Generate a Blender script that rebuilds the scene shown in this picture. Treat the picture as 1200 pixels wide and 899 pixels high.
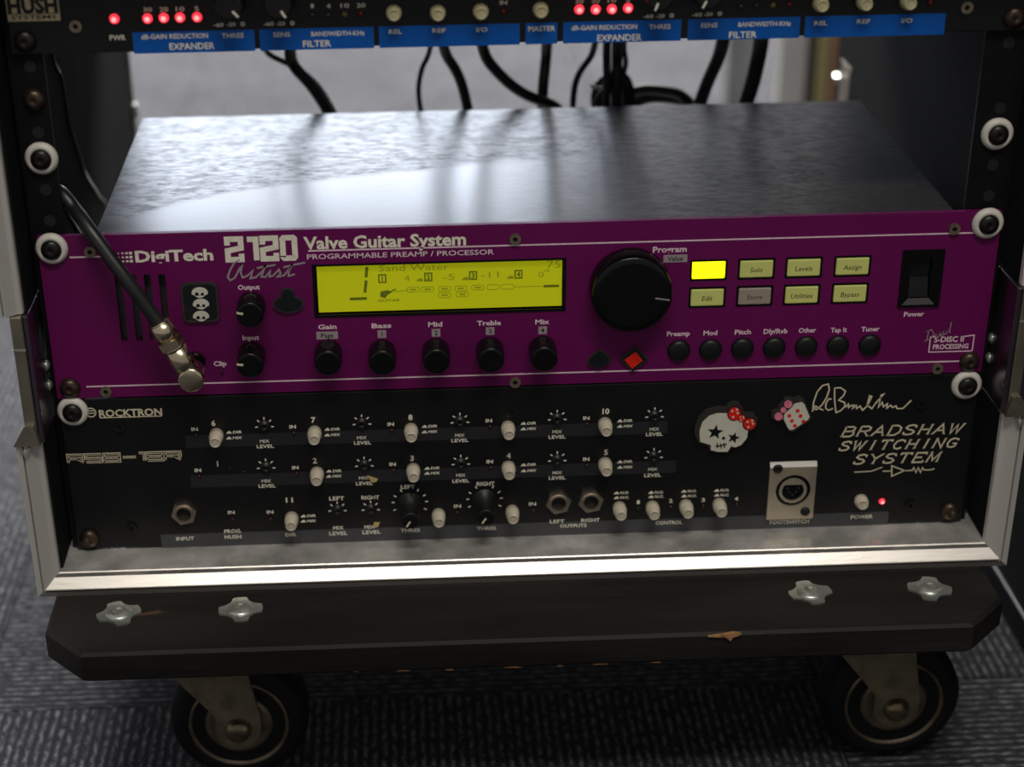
import bpy, bmesh, math, random
from mathutils import Vector
from mathutils.geometry import tessellate_polygon
random.seed(7)
S = bpy.context.scene
for o in list(bpy.data.objects): bpy.data.objects.remove(o)
COL = S.collection
FZ = 220.0                        # millimetres from the floor up to the joint between the two rack units
def W(x, y, z): return ((x)/1000.0, (y)/1000.0, (z+FZ)/1000.0)

# ------------------------------------------------------------------ camera, world, lights, exposure
cam = bpy.data.cameras.new('camera'); cam_o = bpy.data.objects.new('camera', cam); COL.objects.link(cam_o)
CAM_F = 2089.5113; CAM_P = (-59.606, -837.770, 389.087); CAM_R = (-0.03289, -0.4908, 0.01569)
def rotm(a, b, c):
    from mathutils import Matrix
    return (Matrix.Rotation(a, 4, 'Z') @ Matrix.Rotation(b, 4, 'X') @ Matrix.Rotation(c, 4, 'Y') @ Matrix.Rotation(math.pi/2, 4, 'X'))
cam_o.matrix_world = rotm(*CAM_R)
cam_o.location = W(*CAM_P)
cam.sensor_width = 36.0; cam.lens = CAM_F*36.0/1200.0
cam.shift_x = (600-542.231)/1200.0; cam.shift_y = -(449.5-572.177)/1200.0
cam.clip_start = 0.05; cam.clip_end = 50
cam.dof.use_dof = True; cam.dof.focus_distance = 0.905; cam.dof.aperture_fstop = 4.8
S.camera = cam_o
S.view_settings.view_transform = 'Standard'; S.view_settings.look = 'None'
S.view_settings.exposure = 0.0; S.view_settings.gamma = 1.0; S.view_settings.use_curve_mapping = False

world = bpy.data.worlds.new('world'); S.world = world; world.use_nodes = True
bg = world.node_tree.nodes['Background']; bg.inputs[0].default_value = (1.0, 0.96, 0.92, 1); bg.inputs[1].default_value = 0.28

def area(name, loc, rot, sx, sy, power, col):
    l = bpy.data.lights.new(name, 'AREA'); l.shape = 'RECTANGLE'; l.size = sx; l.size_y = sy; l.energy = power; l.color = col
    o = bpy.data.objects.new(name, l); COL.objects.link(o); o.location = loc; o.rotation_euler = rot
    return o
area('ceiling_lamp', (0.1, -1.15, 2.25), (math.radians(-18), 0, 0), 1.1, 0.45, 32, (1.0, 0.95, 0.87))
area('back_floor_fill', (0.1, 2.1, 2.2), (0, 0, 0), 1.8, 0.9, 330, (1.0, 0.96, 0.92))  # added unseen fill, placed and powered to brighten the floor behind the rack
area('window_daylight', (-0.67, 3.33, 1.345), (math.radians(90), 0, math.radians(180)), 1.84, 1.25, 74, (0.78, 0.86, 1.0))

# ------------------------------------------------------------------ materials
MAT = {}
def mat(name, col, rough=0.5, metal=0.0, var=0.0, scale=60.0, bump=0.0, bscale=None, emit=None, estr=0.0, stretch=(1,1,1), spec=0.5, coat=0.0, rvar=0.0):
    m = bpy.data.materials.new(name); m.use_nodes = True; nt = m.node_tree; N = nt.nodes; L = nt.links
    b = N['Principled BSDF']; b.inputs['Base Color'].default_value = (*col, 1); b.inputs['Roughness'].default_value = rough
    b.inputs['Metallic'].default_value = metal; b.inputs['Specular IOR Level'].default_value = spec
    b.inputs['Coat Weight'].default_value = coat
    if emit: b.inputs['Emission Color'].default_value = (*emit, 1); b.inputs['Emission Strength'].default_value = estr
    tc = N.new('ShaderNodeTexCoord'); mp = N.new('ShaderNodeMapping'); mp.inputs['Scale'].default_value = stretch
    L.new(tc.outputs['Object'], mp.inputs[0])
    no = N.new('ShaderNodeTexNoise'); no.inputs['Scale'].default_value = scale; no.inputs['Detail'].default_value = 5
    L.new(mp.outputs[0], no.inputs['Vector'])
    if var:
        mx = N.new('ShaderNodeMix'); mx.data_type = 'RGBA'
        mx.inputs[6].default_value = tuple(c*(1-var) for c in col)+(1,); mx.inputs[7].default_value = tuple(min(1, c*(1+var)) for c in col)+(1,)
        cr = N.new('ShaderNodeMapRange'); cr.inputs[1].default_value = 0.35; cr.inputs[2].default_value = 0.65
        L.new(no.outputs['Fac'], cr.inputs[0]); L.new(cr.outputs[0], mx.inputs[0]); L.new(mx.outputs[2], b.inputs['Base Color'])
    if rvar:
        rr = N.new('ShaderNodeMapRange'); rr.inputs[1].default_value = 0.3; rr.inputs[2].default_value = 0.7
        rr.inputs[3].default_value = max(0, rough-rvar); rr.inputs[4].default_value = min(1, rough+rvar)
        L.new(no.outputs['Fac'], rr.inputs[0]); L.new(rr.outputs[0], b.inputs['Roughness'])
    if bump:
        n2 = N.new('ShaderNodeTexNoise'); n2.inputs['Scale'].default_value = bscale or scale; n2.inputs['Detail'].default_value = 4
        L.new(mp.outputs[0], n2.inputs['Vector'])
        bp = N.new('ShaderNodeBump'); bp.inputs['Strength'].default_value = bump; bp.inputs['Distance'].default_value = 0.0005
        L.new(n2.outputs['Fac'], bp.inputs['Height']); L.new(bp.outputs[0], b.inputs['Normal'])
    MAT[name] = m; return m
mat('purple_paint', (0.125, 0.002, 0.078), 0.45, 0.0, 0.10, 9, 0.15, 900, spec=0.3)
mat('black_panel', (0.0048, 0.005, 0.0055), 0.42, 0.0, 0.25, 30, 0.10, 700, spec=0.35)
mat('black_anodised', (0.005, 0.005, 0.0055), 0.38, 0.0, 0.2, 30, 0.12, 700, spec=0.35)
mat('grey_print', (0.045, 0.047, 0.052), 0.5, 0, 0.1, 40)
mat('blue_print', (0.001, 0.088, 0.40), 0.45, 0, 0.06, 30, spec=0.25)
mat('cream_print', (0.80, 0.76, 0.62), 0.6, 0, 0.08, 300)
mat('gold_print', (0.68, 0.60, 0.42), 0.6, 0, 0.1, 300)
mat('pink_print', (0.78, 0.58, 0.64), 0.6, 0, 0.08, 300)
mat('dull_print', (0.32, 0.27, 0.27), 0.6, 0, 0.1, 300)
mat('badge_plate', (0.60, 0.49, 0.29), 0.5, 0.0, 0.1, 200)
mat('gloss_black', (0.0035, 0.0035, 0.004), 0.2, 0, 0, 50, 0.03, 400, spec=0.3)
mat('satin_black', (0.006, 0.006, 0.0065), 0.42, 0, 0.2, 80, 0.05, 500, spec=0.35)
mat('rubber_black', (0.006, 0.006, 0.0065), 0.7, 0, 0.2, 60, 0.1, 300, spec=0.25)
mat('cable_black', (0.010, 0.011, 0.012), 0.38, 0, 0.1, 60, 0.05, 500)
mat('rail_black', (0.003, 0.003, 0.003), 0.6, 0, 0.2, 50, 0.1, 500, spec=0.2)
mat('hole_grey', (0.018, 0.018, 0.02), 0.4, 0.3)
mat('hole_dark', (0.002, 0.002, 0.002), 0.8)
mat('laminate', (0.009, 0.009, 0.0095), 0.9, 0, 0.25, 250, 0.5, 650, spec=0.06)
mat('white_plastic', (0.62, 0.59, 0.53), 0.45, 0, 0.12, 90, 0.1, 300)
mat('screw_black', (0.016, 0.014, 0.012), 0.35, 0.5, 0.3, 200, 0.2, 500)
mat('screw_bronze', (0.07, 0.05, 0.035), 0.35, 0.8, 0.3, 200, 0.2, 500)
mat('hex_screw', (0.26, 0.21, 0.15), 0.38, 0.7, 0.2, 300)
mat('aluminium', (0.55, 0.52, 0.48), 0.34, 0.95, 0.12, 14, 0.12, 500, stretch=(0.15, 1, 1))
mat('aluminium_upright', (0.62, 0.60, 0.56), 0.42, 0.35, 0.15, 14, 0.12, 500, stretch=(1, 1, 0.15))
mat('tray_metal', (0.60, 0.58, 0.545), 0.24, 0.5, 0.28, 40, 0.35, 350, rvar=0.1)
mat('dish_metal', (0.36, 0.33, 0.25), 0.35, 0.9, 0.15, 60, 0.2, 400)
mat('dish_reflect_tint', (0.17, 0.13, 0.17), 0.25, 0.95, 0.1, 60, 0.1, 400)  # purplish base colour carries the reflection of the purple panel
mat('zinc', (0.55, 0.58, 0.53), 0.30, 0.8, 0.15, 120, 0.2, 400)
mat('nickel', (0.60, 0.51, 0.37), 0.23, 1.0, 0.1, 120, 0.08, 500)
mat('socket_nut', (0.75, 0.66, 0.54), 0.3, 1.0, 0.1, 120, 0.08, 500)
mat('xlr_plate', (0.66, 0.57, 0.42), 0.36, 0.8, 0.1, 60, 0.1, 500)
mat('caster_steel', (0.20, 0.175, 0.115), 0.5, 0.5, 0.25, 90, 0.2, 400)
mat('caster_rim', (0.15, 0.115, 0.08), 0.4, 0.5, 0.35, 90, 0.2, 400)
mat('caster_cap', (0.24, 0.19, 0.12), 0.3, 0.9, 0.35, 150, 0.3, 400)
mat('ivory_cap', (0.56, 0.50, 0.39), 0.42, 0, 0.15, 150, 0.05, 400)
mat('olive_cap', (0.50, 0.45, 0.26), 0.42, 0, 0.15, 150, 0.05, 400)
mat('lcd_back', (0.30, 0.30, 0.005), 0.35, 0, 0.05, 8, emit=(0.42, 0.44, 0.0), estr=0.5)
mat('lcd_segment', (0.09, 0.11, 0.004), 0.5, emit=(0.06, 0.07, 0.0), estr=0.5)
mat('lcd_faint', (0.15, 0.16, 0.005), 0.5, emit=(0.17, 0.18, 0.0), estr=0.6)
mat('key_lit', (0.6, 0.6, 0.02), 0.4, emit=(1.0, 1.0, 0.0), estr=1.3)
mat('key_pale', (0.42, 0.42, 0.15), 0.38, 0, 0.05, 100, emit=(0.34, 0.36, 0.07), estr=0.25)
mat('key_pinkish', (0.36, 0.29, 0.24), 0.38, 0, 0.05, 100)
mat('key_print', (0.10, 0.09, 0.03), 0.6)
mat('led_lit', (0.5, 0.02, 0.03), 0.3, emit=(1.0, 0.035, 0.06), estr=1.5)
mat('led_core', (0.9, 0.3, 0.3), 0.3, emit=(1.0, 0.33, 0.32), estr=1.4)
mat('led_red_off', (0.10, 0.004, 0.006), 0.3)
mat('led_dark', (0.035, 0.004, 0.004), 0.3)
mat('led_yellow_off', (0.12, 0.10, 0.03), 0.3)
mat('led_green_off', (0.015, 0.03, 0.018), 0.3)
mat('red_enamel', (0.72, 0.018, 0.006), 0.3, 0, 0.15, 200)
mat('pink_enamel', (0.78, 0.20, 0.30), 0.35, 0, 0.2, 300)
mat('bone_enamel', (0.62, 0.60, 0.50), 0.35, 0, 0.06, 100)
mat('black_enamel', (0.007, 0.009, 0.010), 0.2)
mat('resin_edge', (0.035, 0.033, 0.03), 0.18, 0.0)
mat('yellow_scrap', (0.5, 0.38, 0.15), 0.6)
mat('cardboard', (0.4, 0.35, 0.24), 0.8, 0, 0.1, 40)
mat('plaster', (0.10, 0.10, 0.11), 0.85, 0, 0.1, 6)
mat('frame_white', (0.45, 0.45, 0.45), 0.5, 0, 0.05, 20)
mat('board_white', (0.62, 0.62, 0.60), 0.6, 0, 0.05, 20)
mat('board_grey', (0.22, 0.22, 0.23), 0.6, 0, 0.1, 20)
mat('board_dark', (0.09, 0.09, 0.09), 0.6, 0, 0.1, 20)
mat('board_yellow', (0.47, 0.43, 0.20), 0.6, 0, 0.05, 20)
mat('board_orange', (0.52, 0.21, 0.08), 0.6, 0, 0.05, 20)
mat('cabinet_black', (0.013, 0.014, 0.017), 0.55, 0, 0.25, 120, 0.4, 500)
mat('cabinet_trim', (0.10, 0.11, 0.12), 0.4, 0.3)
mat('bare_wood', (0.30, 0.15, 0.06), 0.8, 0, 0.4, 300)
mat('clear_thread', (0.07, 0.075, 0.065), 0.3)

def plywood():
    m = mat('painted_plywood', (0.015, 0.013, 0.0115), 0.6, 0, 0.5, 22, 0.8, 260, stretch=(0.22, 1, 1), spec=0.22); nt = m.node_tree; N = nt.nodes; L = nt.links
    b = N['Principled BSDF']; src = b.inputs['Base Color'].links[0].from_socket
    tc = N.new('ShaderNodeTexCoord'); n = N.new('ShaderNodeTexNoise'); n.inputs['Scale'].default_value = 55; n.inputs['Detail'].default_value = 6
    mp = N.new('ShaderNodeMapping'); mp.inputs['Scale'].default_value = (0.35, 1, 1); L.new(tc.outputs['Object'], mp.inputs[0]); L.new(mp.outputs[0], n.inputs['Vector'])
    r = N.new('ShaderNodeMapRange'); r.inputs[1].default_value = 0.72; r.inputs[2].default_value = 0.76; L.new(n.outputs['Fac'], r.inputs[0])
    mx = N.new('ShaderNodeMix'); mx.data_type = 'RGBA'; mx.inputs[7].default_value = (0.10, 0.055, 0.03, 1)
    L.new(r.outputs[0], mx.inputs[0]); L.new(src, mx.inputs[6]); L.new(mx.outputs[2], b.inputs['Base Color'])
plywood()

def lid_paint():   # black textured lid: brushed grain, a dusty mottled film with one area wiped smooth
    m = bpy.data.materials.new('lid_paint'); m.use_nodes = True; nt = m.node_tree; N = nt.nodes; L = nt.links; b = N['Principled BSDF']
    b.inputs['Base Color'].default_value = (0.022, 0.022, 0.024, 1); b.inputs['Specular IOR Level'].default_value = 0.75
    tc = N.new('ShaderNodeTexCoord'); mp = N.new('ShaderNodeMapping'); mp.inputs['Scale'].default_value = (0.45, 1.0, 1.0)
    L.new(tc.outputs['Object'], mp.inputs[0])
    n = N.new('ShaderNodeTexNoise'); n.inputs['Scale'].default_value = 260; n.inputs['Detail'].default_value = 7; n.inputs['Roughness'].default_value = 0.72
    L.new(mp.outputs[0], n.inputs['Vector'])
    # wiped area: object x,y in metres, origin at the middle of the joint line, a smooth tongue on the left front
    sx = N.new('ShaderNodeSeparateXYZ'); L.new(tc.outputs['Object'], sx.inputs[0])
    def math_(op, a, bb):
        q = N.new('ShaderNodeMath'); q.operation = op
        for i, s in enumerate((a, bb)):
            if s is None: continue
            if isinstance(s, (int, float)): q.inputs[i].default_value = s
            else: L.new(s, q.inputs[i])
        return q.outputs[0]
    big = N.new('ShaderNodeTexNoise'); big.inputs['Scale'].default_value = 14; L.new(tc.outputs['Object'], big.inputs['Vector'])
    # front edge of the dusty film follows y = 0.045 + 0.42*(x+0.19) bowed down to the right
    xx = math_('ADD', sx.outputs['X'], 0.195)
    lim = math_('MULTIPLY', math_('POWER', math_('MAXIMUM', xx, 0.0), 0.5), 0.185)
    d = math_('SUBTRACT', math_('ADD', lim, 0.022), sx.outputs['Y'])
    d = math_('ADD', d, math_('MULTIPLY', math_('SUBTRACT', big.outputs['Fac'], 0.5), 0.03))
    w = N.new('ShaderNodeMapRange'); w.inputs[1].default_value = -0.004; w.inputs[2].default_value = 0.006; w.interpolation_type = 'SMOOTHSTEP'
    L.new(d, w.inputs[0])
    fd = N.new('ShaderNodeMapRange'); fd.inputs[1].default_value = 0.10; fd.inputs[2].default_value = -0.02; L.new(sx.outputs['X'], fd.inputs[0])
    w = math_('MULTIPLY', w.outputs[0], fd.outputs[0]).node
    rr = N.new('ShaderNodeMapRange'); rr.inputs[1].default_value = 0.3; rr.inputs[2].default_value = 0.7; rr.inputs[3].default_value = 0.44; rr.inputs[4].default_value = 0.27
    L.new(n.outputs['Fac'], rr.inputs[0])
    mr = N.new('ShaderNodeMix'); mr.data_type = 'FLOAT'; L.new(w.outputs[0], mr.inputs[0]); L.new(rr.outputs[0], mr.inputs[2]); mr.inputs[3].default_value = 0.29
    L.new(mr.outputs[0], b.inputs['Roughness'])
    st = N.new('ShaderNodeMapRange'); st.inputs[3].default_value = 0.22; st.inputs[4].default_value = 0.07; L.new(w.outputs[0], st.inputs[0])
    bp = N.new('ShaderNodeBump'); bp.inputs['Distance'].default_value = 0.0007; L.new(st.outputs[0], bp.inputs['Strength']); L.new(n.outputs['Fac'], bp.inputs['Height'])
    L.new(bp.outputs[0], b.inputs['Normal'])
    s1 = N.new('ShaderNodeMapRange'); s1.inputs[1].default_value = 0.40; s1.inputs[2].default_value = 0.60; s1.inputs[3].default_value = 0.25; s1.inputs[4].default_value = 0.85
    L.new(n.outputs['Fac'], s1.inputs[0])
    s2 = N.new('ShaderNodeMix'); s2.data_type = 'FLOAT'; L.new(w.outputs[0], s2.inputs[0]); L.new(s1.outputs[0], s2.inputs[2]); s2.inputs[3].default_value = 0.72
    L.new(s2.outputs[0], b.inputs['Specular IOR Level'])
    cl = N.new('ShaderNodeMix'); cl.data_type = 'RGBA'; cl.inputs[6].default_value = (0.014, 0.014, 0.015, 1); cl.inputs[7].default_value = (0.045, 0.045, 0.048, 1)
    L.new(n.outputs['Fac'], cl.inputs[0]); L.new(cl.outputs[2], b.inputs['Base Color'])
    MAT['lid_paint'] = m
lid_paint()

def carpet():
    m = bpy.data.materials.new('ribbed_carpet'); m.use_nodes = True; nt = m.node_tree; N = nt.nodes; L = nt.links; b = N['Principled BSDF']
    b.inputs['Roughness'].default_value = 0.95; b.inputs['Specular IOR Level'].default_value = 0.15
    tc = N.new('ShaderNodeTexCoord')
    nz = N.new('ShaderNodeTexNoise'); nz.inputs['Scale'].default_value = 130; nz.inputs['Detail'].default_value = 3; L.new(tc.outputs['Object'], nz.inputs['Vector'])
    mxv = N.new('ShaderNodeMix'); mxv.data_type = 'VECTOR'; mxv.inputs[0].default_value = 0.0016
    L.new(tc.outputs['Object'], mxv.inputs[4]); L.new(nz.outputs['Color'], mxv.inputs[5])
    wv = N.new('ShaderNodeTexWave'); wv.bands_direction = 'X'; wv.inputs['Scale'].default_value = 2*math.pi/20/0.0055*1.0; wv.inputs['Distortion'].default_value = 0.0
    L.new(mxv.outputs[1], wv.inputs['Vector'])
    mp = N.new('ShaderNodeMapping'); mp.inputs['Scale'].default_value = (1.0, 0.45, 1.0); L.new(tc.outputs['Object'], mp.inputs[0])
    n2 = N.new('ShaderNodeTexNoise'); n2.inputs['Scale'].default_value = 330; n2.inputs['Detail'].default_value = 3; L.new(mp.outputs[0], n2.inputs['Vector'])
    n3 = N.new('ShaderNodeTexNoise'); n3.inputs['Scale'].default_value = 9; n3.inputs['Detail'].default_value = 4; L.new(tc.outputs['Object'], n3.inputs['Vector'])
    h = N.new('ShaderNodeMath'); h.operation = 'MULTIPLY'; L.new(wv.outputs['Fac'], h.inputs[0])
    r2 = N.new('ShaderNodeMapRange'); r2.inputs[1].default_value = 0.35; r2.inputs[2].default_value = 0.68; L.new(n2.outputs['Fac'], r2.inputs[0]); L.new(r2.outputs[0], h.inputs[1])
    cr = N.new('ShaderNodeValToRGB'); cr.color_ramp.elements[0].color = (0.017, 0.018, 0.021, 1); cr.color_ramp.elements[1].color = (0.20, 0.20, 0.21, 1)
    cr.color_ramp.elements.new(0.35).color = (0.052, 0.053, 0.060, 1)
    L.new(h.outputs[0], cr.inputs[0])
    mx = N.new('ShaderNodeMix'); mx.data_type = 'RGBA'; mx.blend_type = 'MULTIPLY'; mx.inputs[0].default_value = 0.5
    L.new(cr.outputs[0], mx.inputs[6]); L.new(n3.outputs['Color'], mx.inputs[7])
    r3 = N.new('ShaderNodeMapRange'); r3.inputs[1].default_value = 0.3; r3.inputs[2].default_value = 0.7; r3.inputs[3].default_value = 0.6; r3.inputs[4].default_value = 1.3
    L.new(n3.outputs['Fac'], r3.inputs[0]); L.new(r3.outputs[0], mx.inputs[7])
    L.new(mx.outputs[2], b.inputs['Base Color'])
    bp = N.new('ShaderNodeBump'); bp.inputs['Strength'].default_value = 0.9; bp.inputs['Distance'].default_value = 0.0018
    L.new(h.outputs[0], bp.inputs['Height']); L.new(bp.outputs[0], b.inputs['Normal'])
    MAT['ribbed_carpet'] = m
carpet()

# ------------------------------------------------------------------ mesh helpers (millimetres; x right, y away, z up)
class MB:
    def __init__(s): s.v = []; s.f = []; s.sm = []
    def add(s, vs, fs, smooth=False):
        k = len(s.v); s.v += [tuple(v) for v in vs]
        for f in fs: s.f.append(tuple(i+k for i in f)); s.sm.append(smooth)
        return s
    def box(s, x0, x1, y0, y1, z0, z1, c=0.0):
        if c <= 0:
            vs = [(x, y, z) for x in (x0, x1) for y in (y0, y1) for z in (z0, z1)]
            return s.add(vs, [(0,1,3,2),(4,6,7,5),(0,4,5,1),(2,3,7,6),(0,2,6,4),(1,5,7,3)])
        c = min(c, (x1-x0)/2.01, (z1-z0)/2.01, (y1-y0)/2.01)
        bm = bmesh.new(); bmesh.ops.create_cube(bm, size=1)
        for v in bm.verts: v.co = Vector(((x0+x1)/2+v.co.x*(x1-x0), (y0+y1)/2+v.co.y*(y1-y0), (z0+z1)/2+v.co.z*(z1-z0)))
        bmesh.ops.bevel(bm, geom=bm.edges[:], offset=c, segments=2, affect='EDGES', profile=0.5)
        bm.verts.index_update(); vs = [v.co[:] for v in bm.verts]; fs = [[q.index for q in f.verts] for f in bm.faces]; bm.free()
        return s.add(vs, fs)
    def lathe(s, prof, cx=0, cz=0, n=32, cy=0, axis='y', smooth=True, ph=0.0):   # prof: (radius, position along the axis); points run front to back
        vs = []; fs = []
        for (r, t) in prof:
            for i in range(n):
                a = 2*math.pi*i/n+ph; p, q = r*math.cos(a), r*math.sin(a)
                if axis == 'y': vs.append((cx+p, cy+t, cz+q))
                elif axis == 'z': vs.append((cx+p, cy+q, cz+t))
                else: vs.append((cx+t, cy+p, cz+q))
        for j in range(len(prof)-1):
            for i in range(n): fs.append((j*n+i, j*n+(i+1) % n, (j+1)*n+(i+1) % n, (j+1)*n+i))
        fs.append(tuple(range(n))[::-1]); fs.append(tuple((len(prof)-1)*n+i for i in range(n)))
        k = len(s.f); s.add(vs, fs, smooth); s.sm[-1] = False; s.sm[-2] = False
        return s
    def rod(s, a, b, ra, rb=None, n=20, smooth=True):
        rb = ra if rb is None else rb; a = Vector(a); b = Vector(b); d = (b-a).normalized()
        u = d.orthogonal().normalized(); w = d.cross(u); vs = []
        for p, r in ((a, ra), (b, rb)):
            for i in range(n):
                t = 2*math.pi*i/n; vs.append(p+u*r*math.cos(t)+w*r*math.sin(t))
        fs = [(i, (i+1) % n, n+(i+1) % n, n+i) for i in range(n)]+[tuple(range(n))[::-1], tuple(n+i for i in range(n))]
        s.add(vs, fs, smooth); s.sm[-1] = s.sm[-2] = False; return s
    def tube(s, pts, r, n=12, sub=6, relax=0):
        P = [Vector(p) for p in pts]; out = []
        for i in range(len(P)-1):
            p0 = P[max(i-1, 0)]; p1 = P[i]; p2 = P[i+1]; p3 = P[min(i+2, len(P)-1)]
            for k in range(sub):
                t = k/sub; out.append(0.5*((2*p1)+(-p0+p2)*t+(2*p0-5*p1+4*p2-p3)*t*t+(-p0+3*p1-3*p2+p3)*t**3))
        out.append(P[-1]); vs = []; fs = []; u = None
        for _ in range(relax): out = [out[0]]+[(out[i-1]+out[i]*2+out[i+1])/4 for i in range(1, len(out)-1)]+[out[-1]]
        for i, p in enumerate(out):
            d = (out[min(i+1, len(out)-1)]-out[max(i-1, 0)]).normalized()
            u = d.orthogonal().normalized() if u is None else (u-d*u.dot(d)).normalized()
            w = d.cross(u)
            for k in range(n): t = 2*math.pi*k/n; vs.append(p+u*r*math.cos(t)+w*r*math.sin(t))
        for i in range(len(out)-1):
            for k in range(n): fs.append((i*n+k, i*n+(k+1) % n, (i+1)*n+(k+1) % n, (i+1)*n+k))
        fs.append(tuple(range(n))[::-1]); fs.append(tuple((len(out)-1)*n+k for k in range(n)))
        return s.add(vs, fs, True)
    def prism(s, poly, y0, y1, holes=(), axis='y'):      # poly in (x, z); y0 is the front face
        loops = [list(poly)]+[list(h) for h in holes]
        def P(p, t): return (p[0], t, p[1]) if axis == 'y' else ((p[0], p[1], t) if axis == 'z' else (t, p[0], p[1]))
        flat = [p for l in loops for p in l]; n = len(flat)
        tri = tessellate_polygon([[Vector((p[0], p[1], 0)) for p in l] for l in loops])
        vs = [P(p, y0) for p in flat]+[P(p, y1) for p in flat]
        fs = [tuple(t) for t in tri]+[tuple(i+n for i in t[::-1]) for t in tri]; k = 0
        for l in loops:
            for i in range(len(l)): a = k+i; bb = k+(i+1) % len(l); fs.append((a, bb, bb+n, a+n))
            k += len(l)
        return s.add(vs, fs)
    def ribbon(s, pts, w, y0, y1, closed=False, join=True):   # a flat stroke in the x-z plane
        P = [Vector(p) for p in pts]
        if closed: P.append(P[0])
        n = len(P); A = []; B = []
        for i in range(n):
            if closed: d0 = (P[i]-P[i-1 if i else n-2]); d1 = (P[(i+1) if i < n-1 else 1]-P[i])
            else: d0 = P[i]-P[i-1] if i else P[1]-P[0]; d1 = P[i+1]-P[i] if i < n-1 else d0
            d0 = d0.normalized(); d1 = d1.normalized(); m = (d0+d1)
            if m.length < 0.3: m = d1
            m.normalize(); nn = Vector((-m.y, m.x)); c = max(0.45, abs(nn.dot(Vector((-d1.y, d1.x)))))
            A.append(P[i]+nn*w/2/c); B.append(P[i]-nn*w/2/c)
        for i in range(n-1):
            q = [A[i], A[i+1], B[i+1], B[i]]
            vs = [(p.x, y0, p.y) for p in q]+[(p.x, y1, p.y) for p in q]
            s.add(vs, [(3,2,1,0), (0,1,5,4), (1,2,6,5), (2,3,7,6), (3,0,4,7), (4,5,6,7)])
        return s
    def mesh(s, name, origin, material):
        me = bpy.data.meshes.new(name); ox, oy, oz = origin
        me.from_pydata([((x-ox)/1000, (y-oy)/1000, (z-oz)/1000) for x, y, z in s.v], [], s.f)
        me.polygons.foreach_set('use_smooth', s.sm); me.validate(); 
        bm = bmesh.new(); bm.from_mesh(me); bmesh.ops.recalc_face_normals(bm, faces=bm.faces[:]); bm.to_mesh(me); bm.free()
        me.materials.append(MAT[material]); me.update(); return me
WL = {}
def place(name, data, loc, parent=None, label=None, cat=None, group=None, kind=None):
    o = bpy.data.objects.new(name, data); COL.objects.link(o); WL[o.name] = loc
    if parent is None: o.location = W(*loc)
    else:
        p = WL[parent.name]; o.parent = parent; o.location = tuple((a-b)/1000 for a, b in zip(loc, p))
    if label: o['label'] = label
    if cat: o['category'] = cat
    if group: o['group'] = group
    if kind: o['kind'] = kind
    return o
def part(name, mb, m, parent, label=None, kind=None, at=None, cat=None, group=None):
    at = at if at is not None else (WL[parent.name] if parent is not None else (0, 0, 0))
    return place(name, mb.mesh(name, at, m), at, parent, label, cat, group, kind)
def thing(name, loc, label, cat, group=None): return place(name, None, loc, None, label, cat, group)
def rect(x0, x1, z0, z1, r=0.0, n=4):
    if r <= 0: return [(x0, z0), (x1, z0), (x1, z1), (x0, z1)]
    out = []
    for cx, cz, a0 in ((x1-r, z0+r, -90), (x1-r, z1-r, 0), (x0+r, z1-r, 90), (x0+r, z0+r, 180)):
        for i in range(n+1): a = math.radians(a0+90*i/n); out.append((cx+r*math.cos(a), cz+r*math.sin(a)))
    return out
def disc(cx, cz, r, n=20, ph=0): return [(cx+r*math.cos(2*math.pi*i/n+ph), cz+r*math.sin(2*math.pi*i/n+ph)) for i in range(n)]

_fc = {}
def glyphs(txt, bold):
    k = (txt, bold)
    if k not in _fc:
        c = bpy.data.curves.new('t', 'FONT'); c.body = txt; c.resolution_u = 2; c.offset = bold; c.size = 1.0; c.fill_mode = 'FRONT'
        o = bpy.data.objects.new('t', c); COL.objects.link(o)
        me = bpy.data.meshes.new_from_object(o.evaluated_get(bpy.context.evaluated_depsgraph_get()))
        vs = [(v.co.x, v.co.y) for v in me.vertices]; fs = [tuple(p.vertices) for p in me.polygons]
        bpy.data.objects.remove(o); bpy.data.curves.remove(c); bpy.data.meshes.remove(me)
        xs = [v[0] for v in vs]; _fc[k] = (vs, fs, min(xs), max(xs))
    return _fc[k]
def text(mb, txt, c, w, h, bold=0.012, shear=0.0, y=-0.12, rot=0.0):   # centred on c = (x, z), w wide, capitals h high
    vs, fs, a, b = glyphs(txt, bold); k = h/0.69; kx = (w/(b-a)) if w else k
    ca, sa = math.cos(rot), math.sin(rot); out = []
    for (x, z) in vs:
        X = (x-(a+b)/2)*kx+shear*(z*k-h/2); Z = z*k-h/2
        out.append((c[0]+X*ca-Z*sa, y, c[1]+X*sa+Z*ca))
    mb.add(out, fs)
    if isinstance(mb, Print): mb.cut()
    return mb
def stroke(mb, pts, w, y=-0.12, closed=False): return mb.ribbon(pts, w, y, y+0.1, closed)
class Print(MB):
    def __init__(s): super().__init__(); s.cuts = [(0, 0)]
    def cut(s):
        if s.cuts[-1] != (len(s.v), len(s.f)): s.cuts.append((len(s.v), len(s.f)))
def print_parts(p, m, parent, name='lettering'):
    p.cut()
    for (a, fa), (b, fb) in zip(p.cuts, p.cuts[1:]):
        q = MB(); q.v = p.v[a:b]; q.f = [tuple(i-a for i in f) for f in p.f[fa:fb]]; q.sm = p.sm[fa:fb]
        part(name, q, m, parent)
def line(mb, a, b, w, y=-0.12): return mb.ribbon([a, b], w, y, y+0.1)

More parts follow.
